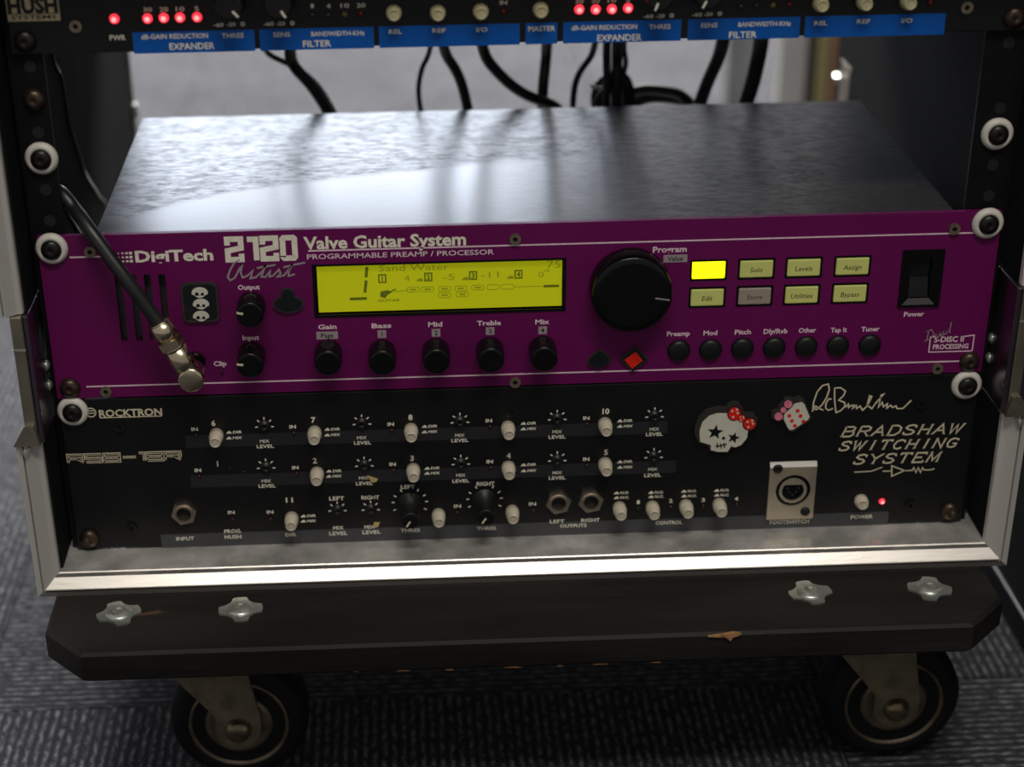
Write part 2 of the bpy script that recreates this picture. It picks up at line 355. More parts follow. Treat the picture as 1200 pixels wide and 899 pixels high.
# ------------------------------------------------------------------ the setting
floor = part('floor', MB().box(-2300, 2300, -1700, 3300, -260, -226), 'board_dark', None, kind='structure', at=(0, 0, -260))
tile_mb = MB().box(-249.6, 249.6, -249.6, 249.6, -6, 0, 0.8); tile_me = tile_mb.mesh('carpet_tile', (0, 0, 0), 'ribbed_carpet')
for i in range(-4, 5):
    for j in range(-3, 7):
        cx, cy = -70+500*i, -210+500*j
        t = place('carpet_tile', tile_me, (cx, cy, -220), floor)
        t.rotation_euler.z = (math.pi/2 if (i+j) % 2 else 0.0)+(math.pi if (i*7+j*3) % 2 else 0)
wx0, wx1, wz0, wz1 = -1620, 290, 480, 1790
wall = part('wall_back', MB().prism(rect(-2300, 2300, -226, 2300), 3300, 3380, [rect(wx0, wx1, wz0, wz1)]), 'plaster', None, kind='structure', at=(0, 3300, -226))
fr = MB()
for a, b, c, d in ((wx0, wx1, wz0, wz0+40), (wx0, wx1, wz1-40, wz1), (wx0, wx0+40, wz0+40, wz1-40), (wx1-40, wx1, wz0+40, wz1-40)): fr.box(a, b, 3290, 3320, c, d)
win = part('window_1', fr, 'frame_white', None, kind='structure', at=(wx0, 3290, wz0))
for mx_ in (-1040, -420, -120): part('mullion', MB().box(mx_-28, mx_+28, 3292, 3318, wz0+40, wz1-40), 'frame_white', win)
part('sill', MB().box(wx0-40, wx1+40, 3240, 3300, wz0-30, wz0, 3), 'frame_white', win)
part('baseboard_back', MB().box(-2300, 2300, 3285, 3299.5, -220, -120, 3), 'frame_white', None, kind='structure', at=(0, 3285, -220))

# ------------------------------------------------------------------ black cabinet to the right
cab = thing('speaker_cabinet', (430, 220, -220), 'black cabinet on the carpet at the right edge, beside the silver-edged case', 'cabinet')
part('body', MB().box(312, 560, -160, 520, -197, 430, 3), 'cabinet_black', cab)
part('plinth', MB().box(313.5, 558, -158, 518, -220, -198, 1), 'cabinet_black', cab)
part('trim_strip', MB().box(310.8, 561, -161, 521, -199.5, -196.5, 0.8), 'cabinet_trim', cab, label='thin grey edge strip low on the cabinet side')

# ------------------------------------------------------------------ things standing far behind, on the carpet
def board(name, x0, x1, y0, y1, h, m, label, cat, lean=0.0, spine=True):
    mb = MB().box(x0, x1, y0, y1, -220, -220+h, 3)
    t = thing(name, ((x0+x1)/2, (y0+y1)/2, -220), label, cat)
    part('panel', mb, m, t)
    if spine: part('base_strip', MB().box(x0-1.5, x1+1.5, y0-3, y1+3, -220, -208, 1), 'board_dark', t)
    return t
board('display_board', 285, 316, 1000, 1040, 330, 'board_grey', 'broad grey upright board farthest left of those standing behind the rack', 'board')
board('white_board', 324, 352, 930, 960, 330, 'board_white', 'white upright board standing behind the rack beside the yellow one', 'board')
board('dark_board', 353, 361, 935, 965, 330, 'board_dark', 'thin dark grey board standing between the white and the yellow boards', 'board')
board('yellow_board', 362, 375, 930, 960, 330, 'board_yellow', 'pale yellow upright board standing behind the rack', 'board')
board('orange_board', 376, 386, 900, 925, 205, 'board_orange', 'short orange board standing in front of the grey one behind the rack', 'board')
board('grey_board', 379, 420, 950, 980, 330, 'board_grey', 'grey upright board behind the orange one, rightmost behind the rack', 'board')

# ------------------------------------------------------------------ dolly
dolly = thing('wheeled_dolly', (0, 160, -220), 'black painted plywood dolly on casters carrying the silver-edged rack case', 'dolly')
DT, DB = -102.2, -119.5
poly = [(-228, -83), (224, -83), (246, -60), (246, 400), (224, 424), (-228, 424), (-249, 400), (-249, -60)]
dk = MB(); n = len(poly)
def inset(p, d): cx, cy = -1, 170; return tuple(c+(q-c)*(1-d/abs(q-c)) for q, c in zip(p, (cx, cy)))
loops = [([inset(p, 2.0) for p in poly], DB), (poly, DB+2), (poly, DT-1.6), ([inset(p, 1.6) for p in poly], DT)]
vs = [(x, y, z) for l, z in loops for x, y in l]; fs = []
for j in range(3):
    for i in range(n): fs.append((j*n+i, j*n+(i+1) % n, (j+1)*n+(i+1) % n, (j+1)*n+i))
fs += [tuple(range(n)), tuple(3*n+i for i in range(n))]; dk.add(vs, fs)
deck = part('deck', dk, 'painted_plywood', dolly)
part('bare_chip', MB().prism([(88, -103.4), (95, -102.8), (102, -101.8), (105, -102.6), (103, -103.8), (101, -104.2), (99.5, -106.4), (97, -104.2), (92, -103.9)], -84.3, -82.0), 'bare_wood', deck, label='splintered patch of bare wood on the front edge')
for x, z, w in ((-70, -119, 7), (-45, -119.4, 4), (-15, -119.2, 9), (12, -119.4, 3), (30, -119.1, 8), (-92, -118.6, 3), (60, -119.2, 5)):
    part('edge_chip', MB().prism([(x, z-0.2), (x+w, z-0.3), (x+w*0.7, z+0.5), (x+w*0.2, z+0.4)], -82.2, -81), 'bare_wood', deck)
def tnut_mesh():
    mb = MB(); o = []
    for i in range(40):
        a = 2*math.pi*i/40; q = math.cos(4*a); r = 9.6+1.9*max(-0.6, min(1, q*2.2+0.6)); o.append((r*math.cos(a), r*math.sin(a)))
    mb.prism(o, 0, 1.0, axis='z')
    mb.lathe([(7.4, 0.8), (6.8, 1.6), (5.4, 2.3), (3.6, 2.7), (2.2, 2.75), (2.0, 2.3), (0.5, 2.3)], n=28, axis='z')
    return mb.mesh('t_nut', (0, 0, 0), 'zinc')
tn = tnut_mesh()
for x, y, a in ((-213, -46, 0.35), (-150, -46, 0.1), (147.5, -48, 0.2), (210.5, -48, -0.25), (-213, 387, 0.2), (-150, 387, 0), (147.5, 387, 0.3), (210.5, 387, 0)):
    o = place('t_nut', tn, (x, y, DT+0.05), dolly); o.rotation_euler.z = a
for k, (kx, ky) in enumerate(((-181, -24), (179, -26), (-181, 360), (179, 360))):
    ax, ay, az = kx+23.5, ky+3, -182.0
    c = part('caster', MB().box(kx-40, kx+40, ky-32, ky+32, DB-2.6, DB, 0.8), 'caster_steel', dolly, at=(kx, ky, DB))
    part('swivel', MB().lathe([(22, DB-9), (25, DB-7.5), (25, DB-4), (20, DB-2.6)], kx, 0, 32, ky, 'z'), 'caster_steel', c)
    for sgn in (-1, 1):
        yf = ay+sgn*17.5
        pl = [(kx-23, DB-9), (kx+28, DB-9), (ax+12.5, az+6)]+[(ax+12.5*math.cos(t), az+12.5*math.sin(t)) for t in [math.radians(q) for q in (0, -30, -60, -90, -120, -150, -170)]]+[(ax-12, az+9)]
        part('fork', MB().prism(pl, yf-1.4, yf+1.4), 'caster_steel', c)
    part('fork_bridge', MB().box(kx-23, kx+28, ay-18.9, ay+18.9, DB-11, DB-8.6, 0.5), 'caster_steel', c)
    part('tyre', MB().lathe([(27, -13.5), (29, -14.5), (34.5, -13), (37.6, -9), (38, -3), (38, 3), (37.6, 9), (34.5, 13), (29, 14.5), (27, 13.5)], ax, az, 56, ay), 'rubber_black', c)
    rim = MB().lathe([(14, -10), (22, -8.5), (25, -12.8), (26, -15), (27.2, -15), (27.2, 15), (26, 15), (25, 12.8), (22, 8.5), (14, 10)], ax, az, 48, ay)
    rim.lathe([(16.5, -15), (18.5, -13.5), (18.5, 13.5), (16.5, 15)], ax, az, 36, ay)
    part('wheel_rim', rim, 'caster_rim', c, label='brownish metal wheel rim')
    part('axle_cap', MB().lathe([(1, -24.6), (4, -24), (6.3, -22.2), (7.2, -19.5), (7.2, 19.5), (6, 23)], ax, az, 28, ay), 'caster_cap', c, label='domed axle cap')

# ------------------------------------------------------------------ flight case
case = thing('flight_case', (0, 180, -102), 'open-fronted black rack case with aluminium edges, standing on the wheeled dolly', 'rack case')
IX, Z0, Z1 = 246.0, -90.0, 224.0
part('bottom_panel', MB().box(-254, 254, -18, 388, -101.8, -90.1), 'laminate', case)
part('tray_lining', MB().box(-245.9, 245.9, -21.5, 300, -90.1, -89.6), 'tray_metal', case, label='scuffed grey metal lining of the case floor')
part('top_panel', MB().box(-254, 254, -18, 388, Z1, Z1+10), 'laminate', case)
part('side_panel', MB().box(-254, -244.6, -18, 388, -90.1, Z1), 'laminate', case)
part('side_panel', MB().box(247.4, 254, -18, 388, -90.1, Z1), 'laminate', case)
PR = [(0, -18), (0, -21.6), (0.5, -22.2), (2.7, -22.5), (7.4, -27), (7.9, -27.2), (8.1, -24.2), (9.1, -24.2), (9.3, -26.4), (12, -26.4), (12, -18)]
def sweep(p0, p1):    # p0, p1: functions of outward distance d giving the (x, z) of the cut ends
    mb = MB(); m = len(PR); vs = []
    for f in (p0, p1):
        for d, y in PR: x, z = f(d); vs.append((x, y, z))
    fs = [(i, (i+1) % m, m+(i+1) % m, m+i) for i in range(m)]+[tuple(range(m)), tuple(m+i for i in range(m))]
    return mb.add(vs, fs)
part('edge_extrusion', sweep(lambda d: (-IX-d, Z0-d), lambda d: (IX+d, Z0-d)), 'aluminium', case)
for s in (-1, 1):
    part('edge_extrusion', sweep(lambda d: (s*(IX+d), Z0-d), lambda d: (s*(IX+d), -13.0)), 'aluminium_upright', case)
    part('edge_extrusion', sweep(lambda d: (s*(IX+d), 57.0), lambda d: (s*(IX+d), Z1+d)), 'aluminium_upright', case)
    def bx(a, b, *r): return (min(s*a, s*b), max(s*a, s*b), *r)
    # latch recess cut into the front edge
    dish = part('latch_dish', MB().box(*bx(246.5, 252.5, -25.5, -18.2, -12, 56.5, 0.8)), 'dish_metal', case, label='olive-grey metal latch recess in the case edge')
    part('dish_wall', MB().box(*bx(243.6, 246.3, -24.5, 20, -12, 56.5, 0.6)), 'dish_reflect_tint', dish, label='shiny inner wall with a purplish reflection put into its colour')
    part('dish_seam', MB().box(*bx(246.3, 252.7, -26.0, -25.5, 38.6, 39.6)), 'zinc', dish)
    part('dish_flare', MB().prism([(s*245.5, -12.6), (s*259, -12.6), (s*252, -1.5), (s*247.5, -1.5)], -28, -20), 'dish_metal', dish)
    for rz in (18.5, 7.5):
        part('rivet', MB().lathe([(0.4, -2.0), (1.6, -1.7), (2.5, -0.8), (2.9, 0)], 0, rz, 16, 0, 'x') if False else MB().lathe([(0.4, 0), (1.7, 0.4), (2.6, 1.3), (2.9, 2.2)] if s > 0 else [(2.9, -2.2), (2.6, -1.3), (1.7, -0.4), (0.4, 0)], s*241.5, rz, 16, 2, 'x'), 'zinc', dish)
    part('edge_barb', MB().ribbon([(s*255.5, -13.5), (s*253.2, -18.5), (s*251.2, -13.5)], 1.3, -28.2, -26.6), 'zinc', case)
    part('crack_edge', MB().ribbon([(s*250.5, -13.2), (s*246.5, -13.0), (s*245.2, -8.5), (s*243.8, 4.0)], 0.8, -23.6, -22.8), 'zinc', case)
part('edge_extrusion', sweep(lambda d: (-IX-d, Z1+d), lambda d: (IX+d, Z1+d)), 'aluminium', case)
# rear edges and catches
part('rear_extrusion', MB().box(-256, -243.0, 387, 391, -101, Z1+11, 0.6), 'frame_white', case)
part('rear_extrusion', MB().box(247.2, 256, 387, 391, -101, Z1+11, 0.6), 'rail_black', case)
part('rear_catch', MB().rod((-243.5, 384, 45), (-242.5, 386, 36), 2.6, 2.2), 'zinc', case)
part('rear_catch', MB().rod((247.0, 384, 53.5), (249.0, 386, 46.5), 2.8, 2.4), 'zinc', case)
part('catch_plate', MB().box(247.0, 248.2, 352, 378, 34, 66, 0.4), 'caster_cap', case)
# rack rails
for s, x0, x1 in ((-1, -242.5, -225.8), (1, 221, 242.5)):
    r = part('rack_rail', MB().box(x0, x1, 3.3, 5.5, -89.4, Z1-0.5).box(min(s*242.5, s*240), max(s*242.5, s*240), 5.5, 40, -89.4, Z1-0.5), 'rail_black', case)
    for z in (95.25, 111.1, 139.7, 171.5):
        part('threaded_hole', MB().lathe([(2.9, 3.0), (2.9, 3.3), (2.2, 3.35), (2.0, 4.2), (0.5, 4.2)], s*232.55, z, 16), 'hole_grey', r)
def screw_mesh(name, m):
    mb = MB().lathe([(0.7, -2.9), (1.0, -3.4), (2.9, -3.3), (4.6, -2.3), (5.4, -0.6), (5.4, 0.0)], n=24)
    return mb.mesh(name, (0, 0, 0), m)
SCB = screw_mesh('screw', 'screw_black'); SCZ = screw_mesh('screw', 'screw_bronze')
CW = MB().lathe([(4.6, -2.2), (5.4, -3.0), (6.6, -2.9), (7.9, -1.2), (8.1, 0.0)], n=36).mesh('cup_washer', (0, 0, 0), 'white_plastic')
def rack_screw(parent, x, z, y=0.0, washer=True, m=SCB):
    if washer:
        w = place('cup_washer', CW, (x, y, z), parent, label='white plastic cup washer'); place('screw', m, (x, y-1.6, z), w, label='black screw head')
    else: place('screw', m, (x, y, z), parent)
rack_screw(case, -232.55, 155.6, 3.3, False, SCZ)
rack_screw(case, -232.55, 127.0, 3.3); rack_screw(case, 232.55, 127.0, 3.3)
HEX = MB().prism(disc(0, 0, 2.9, 20), -1.5, 0, [disc(0, 0, 1.4, 6)]); 
HEXM = HEX.mesh('socket_screw', (0, 0, 0), 'hex_screw')
REC = MB().prism(disc(0, 0, 1.6, 12), -0.4, 0).mesh('hex_shade_disc', (0, 0, 0), 'hole_dark')  # near-black disc puts the shade of the hex socket into colour
HEXD = HEXM.copy(); HEXD.materials[0] = MAT['screw_black']
def hexes(parent, pts, me=HEXM):
    for p in pts: q = place('socket_screw', me, (p[0], 0, p[1]), parent); place('hex_shade_disc', REC, (p[0], 0, p[1]), q)

# ------------------------------------------------------------------ shared control builders
def knob_mesh(r, L, m, taper=0.94, skirt=0.0, nm='knob'):
    mb = MB().lathe([(r*taper*0.5, -L+0.25), (r*taper*0.82, -L), (r*taper*0.95, -L+0.15), (r*taper, -L+0.9), (r, -1.5), (r+skirt, -1.2), (r+skirt, 0)], n=40)
    return mb.mesh(nm, (0, 0, 0), m)
def pointer_mesh(r0, r1, w, L, m):
    mb = MB().box(-w/2, w/2, -L-0.12, -L+0.4, r0, r1); return mb.mesh('pointer_line', (0, 0, 0), m)
def knob(parent, me, pm, c, ang, name='knob', label=None):
    k = place(name, me, (c[0], 0, c[1]), parent, label=label)
    if pm: q = place('pointer_line', pm, (c[0], 0, c[1]), k); q.rotation_euler.y = math.radians(ang)
    return k
def cap_mesh(L, m, r=3.6):
    mb = MB().lathe([(r*0.55, -L+0.4), (r*0.58, -L), (r*0.70, -L-0.05), (r*0.80, -L+0.5), (r*0.90, -L*0.55), (r, -L*0.48), (r, -0.2), (r*0.9, 0)], n=24)
    return mb.mesh('push_button', (0, 0, 0), m)
LEDM = {}
def led(parent, p, m, r=1.5, name='indicator_light', label=None, glow=False):
    k = (m, r)
    if k not in LEDM: LEDM[k] = MB().lathe([(r*0.25, -r*1.05), (r*0.6, -r*0.9), (r*0.9, -r*0.5), (r, 0)], n=20).mesh('indicator_light', (0, 0, 0), m)
    o = place(name, LEDM[k], (p[0], 0, p[1]), parent, label=label)
    if m == 'led_lit': part('glowing_core', MB().lathe([(r*0.1, -r*1.2), (r*0.38, -r*1.12), (r*0.55, -r*0.9), (r*0.5, -r*0.5)], p[0], p[1], 16), 'led_core', o)
    return o

# ------------------------------------------------------------------ purple two-unit preamp
pre = thing('guitar_preamp', (0, 100, 0), 'purple-fronted rack unit with a yellow-green display and black lid, middle of the rack', 'rack unit')
part('chassis', MB().box(-212, 217, 5, 205, 1.5, 87.0, 0.5), 'lid_paint', pre, label='black metal chassis with a dusty grained lid', at=(0, 0, 0))
LCD = ((-104.8, 70), (22.2, 38.6))
slots = [(-201, 67.4), (-193.4, 67.2), (-186.3, 67), (-180.1, 67.2)]
lx0, lx1, lz0, lz1 = (-105.5, 56.4)[0], (21.5, 52.6)[0], (-48.9, 41.5)[1], (-48.2, 69.9)[1]
btn = {}
bx_ = [(93.5, 61.4)[0], (117.7, 61.6)[0], (141.7, 61.4)[0], (166.4, 61.4)[0]]; bz_ = [(118.1, 61.2)[1], (118.2, 46.5)[1]]
BW, BH = 8.3, 4.5
holes = [rect(lx0, lx1, lz0, lz1)]+[rect(x-BW-1.0, x+BW+1.0, z-BH-0.9, z+BH+1.1) for x in bx_ for z in bz_]
sl = (-193.4, 67.2)[1]; sb = (-196.2, 30.9)[1]
vents = [rect(x, x+3.4, sb, sl, 1.2) for x in ((-203.7, 50.1)[0], (-196.2, 49.9)[0], (-189.2, 49.7)[0], (-182, 49.5)[0])]
pw = ((191.4, 54.4)[0], (212.7, 53.8)[0], (203.2, 38.3)[1], (199.9, 69.1)[1])
holes += vents+[rect(pw[0]+1, pw[1]-1, pw[2]+1, pw[3]-1)]
fp = part('front_panel', MB().prism(rect(-239.5, 239.5, 0.5, 88.4, 0.8), 0, 3, holes), 'purple_paint', pre, label='purple painted front panel')
part('display_backing', MB().box(lx0-2, lx1+2, 3.1, 4.9, lz0-2, lz1+2), 'gloss_black', pre)
part('button_backing', MB().box(bx_[0]-12, bx_[3]+12, 3.1, 4.9, bz_[1]-8, bz_[0]+8), 'gloss_black', pre)
dsp = part('display', MB().box(lx0+2.2, lx1-1.8, 1.6, 3.0, lz0+2.0, lz1-1.4), 'lcd_back', pre, label='backlit yellow-green liquid crystal display')
bz = MB().prism(rect(lx0, lx1, lz0, lz1), -0.5, 0.0, [rect(lx0+1.4, lx1-1.4, lz0+1.4, lz1-1.0)])
part('display_frame', bz, 'gloss_black', pre)
seg = MB(); fnt = MB(); Y = 1.45
def LP(u, v): return None
for a, b in (((-78.1, 67.3), (-78.8, 61.8)), ((-78.8, 60.2), (-79.7, 53.6)), ((-87.4, 50.4), (-78.8, 50.5))): line(seg, a, b, 1.5, Y)
for ch, c in (('1', (-70.7, 60.9)), ('2', (-47.6, 61.1)), ('3', (-25.1, 61.2)), ('4', (-2.3, 61.2))):
    seg.ribbon([(c[0]-1.7, c[1]-2), (c[0]+1.7, c[1]-2), (c[0]+1.7, c[1]+2), (c[0]-1.7, c[1]+2)], 0.7, Y, Y+0.1, True); text(seg, ch, c, None, 2.6, 0.03, y=Y)
for c in ((-51.9, 59.7), (-28.9, 59.7), (-6.4, 59.7)): text(seg, 'dB', c, 3.2, 1.5, 0.02, y=Y)
gx, gz = (-69.2, 52.8)
seg.prism([(gx-3, gz-1.5), (gx-0.5, gz-2.6), (gx+1, gz-0.6), (gx+3, gz+0.6), (gx+1.2, gz+1.8), (gx-2.6, gz+1.2)], Y, Y+0.1); line(seg, (gx+1.5, gz+0.5), (-64, 55.2), 0.6, Y)
text(seg, 'GUITAR', (-67.7, 49.1), 11, 1.3, 0.01, y=Y)
line(seg, (10.4, 54.4), (18.2, 54.4), 1.3, Y)
text(fnt, 'Sand Water', (-54.7, 66.4), 35, 3.4, 0.0, y=Y); text(fnt, '75', (15.5, 66.1), 7, 4.0, 0.0, y=Y)
for t_, c, w_ in (('4', (-58.3, 60.8), 2.6), ('-5', (-37.3, 60.8), 6), ('-11', (-16.7, 61.4), 9), ('0', (9.1, 60.8), 2.8), ('dB', (12.1, 62.8), 3)): text(fnt, t_, c, w_, 3.2 if t_ != 'dB' else 1.4, 0.0, y=Y)
for i, c in enumerate(((-55.4, 54.5), (-48.1, 54.5), (-39.5, 54.5), (-31.4, 54.5), (-22.8, 54.7), (-15, 54.7), (-7.7, 54.7), (-39.6, 51), (-30.6, 51.2))):
    fnt.ribbon(rect(c[0]-3.1, c[0]+3.1, c[1]-1.3, c[1]+1.3, 0.9, 2), 0.35, Y, Y+0.1, True)
    if i not in (5, 6): line(fnt, (c[0]-1.6, c[1]), (c[0]+1.6, c[1]), 0.9, Y)
line(fnt, (-65.4, 53.6), (-58, 54.3), 0.35, Y); line(fnt, (-4.7, 54.6), (10, 54.4), 0.35, Y)
part('display_segments', seg, 'lcd_segment', dsp, label='dark green display characters'); part('display_characters', fnt, 'lcd_faint', dsp, label='faint display characters reading Sand Water')
keys = [['', 'Solo', 'Levels', 'Assign'], ['Edit', 'Store', 'Utilities', 'Bypass']]
for r in (0, 1):
    for c in range(4):
        m = 'key_lit' if (r, c) == (0, 0) else ('key_pinkish' if (r, c) == (1, 1) else 'key_pale')
        part('button_gap_ring', MB().prism(rect(bx_[c]-BW-1.1, bx_[c]+BW+1.1, bz_[r]-BH-1.0, bz_[r]+BH+1.2, 0.5, 2), -0.25, 2.8, [rect(bx_[c]-BW-0.15, bx_[c]+BW+0.15, bz_[r]-BH-0.15, bz_[r]+BH+0.15)]), 'gloss_black', pre)  # added black ring, paints the shaded gap round each recessed button
        k = part('menu_button', MB().box(bx_[c]-BW, bx_[c]+BW, -0.8, 3.0, bz_[r]-BH, bz_[r]+BH, 0.7), m, pre, at=(bx_[c], 0, bz_[r]),
                 label={'key_lit': 'bright yellow lit button', 'key_pinkish': 'unlit pinkish grey button'}.get(m, 'pale yellow-green button'))
        if keys[r][c]: part('key_lettering', text(MB(), keys[r][c], (bx_[c], bz_[r]-0.3), None, 2.5, 0.01, 0.15, y=-0.86), 'key_print', k)
KG = knob_mesh(7.2, 14, 'gloss_black'); KP = pointer_mesh(3.4, 6.6, 1.1, 14, 'gold_print')
for c, a in (((-99.6, 22), 180), ((-72.1, 21.3), 180), ((-44.7, 21.2), 180), ((-17.1, 21), 180), ((9.9, 20.8), 180)): knob(pre, KG, None, c, a, 'tone_knob')
knob(pre, KG, KP, (-136.8, 49.3), -75, 'level_knob'); knob(pre, KG, KP, (-138.6, 22), -80, 'level_knob')
PW = knob_mesh(20.6, 13, 'gloss_black', 0.97, nm='program_wheel')
knob(pre, PW, pointer_mesh(11.5, 18.8, 0.7, 13, 'dull_print'), (53.8, 53.8), 99, 'program_wheel', 'large glossy black program wheel')
RB = MB().lathe([(1, -2.6), (4, -2.5), (5.2, -1.9), (5.7, -0.9), (6.0, 0)], n=32).mesh('round_button', (0, 0, 0), 'satin_black')
for c in ((80.3, 17.6), (96.7, 17.6), (113.2, 17.8), (129.7, 17.7), (146.3, 17.7), (162.7, 17.6), (179.3, 17.6)): place('round_button', RB, (c[0], 0, c[1]), pre)
ps = part('power_switch', MB().prism(rect(pw[0], pw[1], pw[2], pw[3]), -1.2, 0.6, [rect(pw[0]+4.6, pw[1]-6, pw[2]+5, pw[3]-4.5)]).box(pw[0]+1.2, pw[1]-1.2, 3.2, 4.6, pw[2]+1.2, pw[3]-1.2), 'gloss_black', pre)
part('rocker', MB().add([(x, y, z) for x in (pw[0]+5, pw[1]-6.4) for y, z in ((3.0, pw[2]+5.4), (-0.6, pw[2]+5.4), (1.6, (pw[2]+pw[3])/2), (1.0, pw[3]-5), (3.0, pw[3]-5))],
     [(0,1,2,3,4), (9,8,7,6,5), (0,5,6,1), (1,6,7,2), (2,7,8,3), (3,8,9,4), (4,9,5,0)]), 'satin_black', ps)
part('switch_bevel', MB().prism([(pw[0]+2, pw[2]+1.4), (pw[1]-2.6, pw[2]+1.4), (pw[1]-6, pw[2]+5), (pw[0]+4.8, pw[2]+5)], -1.35, -1.2), 'board_dark', ps)
pk = Print()
# ruled lines
t1, t2 = (-5.6, 77.2), (-5.7, 6.9)
line(pk, ((-224.4, 76.6)[0], t1[1]), ((-209.3, 76.2)[0], t1[1]), 0.75); pk.cut(); line(pk, ((-106.9, 76.6)[0], t1[1]), ((226.4, 75.3)[0], t1[1]), 0.75)
pk.cut(); line(pk, ((-224.2, 8)[0], t2[1]), ((227.2, 7)[0], t2[1]), 0.75); pk.cut()
for s_, c, w_ in (('Output', (-137.5, 58.9), 11), ('Input', (-138.4, 31.6), 8.4), ('Clip', (-155, 17.7), 6.6), ('Gain', (-99.4, 36.3), 9.4), ('Bass', (-72, 36.1), 10), ('Mid', (-44.7, 36), 7.2), ('Treble', (-17.4, 35.9), 12.2), ('Mix', (9.8, 35.7), 7.2),
                  ('Program', (73.4, 72.9), 17), ('Preamp', (79.7, 27), 11.8), ('Mod', (96.2, 26.9), 7.2), ('Pitch', (112.9, 26.9), 8.4), ('Dly/Rvb', (129.8, 26.8), 12.4), ('Other', (146.2, 26.8), 9), ('Tap It', (162.5, 26.5), 8.4), ('Tuner', (178.8, 26.5), 9.4), ('Power', (200.6, 34.1), 10.4)):
    text(pk, s_, c, w_, 2.5 if s_ != 'Program' else 3.0, 0.03)
print_parts(pk, 'pink_print', pre)
for s_, c, w_, h_ in (('Page', (-99.7, 31.6), 11, 4.2), ('1', (-71.9, 31.4), 4.4, 4.2), ('2', (-44.4, 31.3), 4.4, 4.2), ('3', (-16.8, 31.4), 4.4, 4.2), ('4', (10, 31), 4.4, 4.2), ('Value', (76.4, 67.9), 12, 4.0)):
    tg = part('number_tag', MB().prism(rect(c[0]-w_/2, c[0]+w_/2, c[1]-h_/2, c[1]+h_/2), -0.14, -0.02), 'dull_print', pre)
    part('tag_lettering', text(MB(), s_, c, None, 2.4, 0.01, y=-0.2), 'satin_black', tg)
lg = MB()
lg2 = text(MB(), 'DigiTech', (-173.1, 76.7), 38.5, 5.6, 0.035)
for i in range(4):
    for j in range(3):
        sz = 0.30+0.17*i; x = (-200.4, 76.8)[0]+i*2.0; z = (-197.5, 76.5)[1]+(j-1)*2.1
        lg2.prism(rect(x-sz, x+sz, z-sz*0.8, z+sz*0.8), -0.12, -0.02)
part('maker_lettering', lg2, 'cream_print', pre, label='bold cream maker lettering with a grid of small squares')
def place_strokes(mb, strokes, x0, x1, z0, z1, w, y=-0.12, shear=0.0):
    for st in strokes:
        stroke(mb, [(x0+(x1-x0)*a+shear*(z1-z0)*(b-0.5), z0+(z1-z0)*b) for a, b in st], w, y)
d2 = [(0.0, 0.70), (0.0, 1.0), (1.0, 1.0), (1.0, 0.56), (0.0, 0.44), (0.0, 0.0), (1.0, 0.0), (1.0, 0.28)]
num = MB(); zt, zb = (-130.1, 84.4)[1], (-130.8, 73.7)[1]
def nx(u): return (-257.9, 82.5)[0]*0+u
for a, b, gl in (((-146.6, 79.3)[0], (-139.9, 79.1)[0], [d2]), ((-136.7, 79)[0], (-132.5, 78.9)[0], [[(0.0, 0.97), (1.0, 0.97), (1.0, -0.06)]]), ((-129.2, 78.8)[0], (-122.7, 78.6)[0], [d2]), ((-119.3, 78.5)[0], (-113.4, 78.3)[0], [[(0, 0.06), (0, 0.94), (0.1, 1.0), (0.9, 1.0), (1, 0.94), (1, 0.06), (0.9, 0.0), (0.1, 0.0), (0, 0.06), (0, 0.12)]])):
    place_strokes(num, gl, a, b, zb, zt, 2.8)
part('model_lettering', num, 'cream_print', pre, label='large condensed cream numerals')
part('title_lettering', text(MB(), 'Valve Guitar System', (-68.7, 81.3), 80.5, 6.2, 0.03), 'cream_print', pre, label='cream title lettering beside the numerals')
part('subtitle_lettering', text(MB(), 'PROGRAMMABLE PREAMP / PROCESSOR', (-61.1, 74.1), 93, 2.6, 0.012), 'pink_print', pre)
# brushed script under the numerals
ax0, ax1, az0, az1 = (-147.6, 68.5)[0], (-108.7, 67.4)[0], (-129.4, 63)[1], (-128.7, 73.8)[1]
sc = [[(0.17,0.98),(0.10,0.85),(0.04,0.5),(0.0,0.15),(0.03,-0.02),(0.09,0.1),(0.17,0.6),(0.2,0.8),(0.17,0.35),(0.19,0.1),(0.25,0.18),(0.33,0.45),(0.31,0.3),(0.29,0.05),(0.36,0.1),(0.42,0.3),(0.5,0.72),(0.46,0.4),(0.43,0.12),(0.48,0.1),(0.55,0.4),(0.53,0.12),(0.58,0.15),(0.66,0.45),(0.68,0.25),(0.63,0.08),(0.72,0.15),(0.8,0.5),(0.84,0.72),(0.78,0.3),(0.78,0.12),(0.86,0.2)], [(0.38,0.55),(0.62,0.68)], [(0.72,0.55),(0.85,0.66),(1.0,0.75)]]
mb = MB(); place_strokes(mb, sc, ax0, ax1, az0, az1, 0.9, -0.16); part('script_lettering', mb, 'dull_print', pre, label='grey handwritten script under the numerals')
mb = MB(); bx0, bx1, bz0, bz1 = (210.6, 17.6)[0], (233.3, 16.9)[0], (222.5, 12.5)[1], (221.5, 21.4)[1]
stroke(mb, [(bx1-5, bz1-0.6), (bx1, bz1), (bx1, bz0+0.5), (bx1-0.5, bz0), (bx0, bz0), (bx0, bz1-0.5), (bx0+3, bz1)], 0.6)
text(mb, 'S-DISC II', ((220.4, 19.5)), 15.5, 3.0, 0.03); text(mb, 'PROCESSING', ((221.7, 15.4)), 18.6, 2.6, 0.03)
part('processor_lettering', mb, 'pink_print', pre, label='boxed pale lettering in the lower right corner')
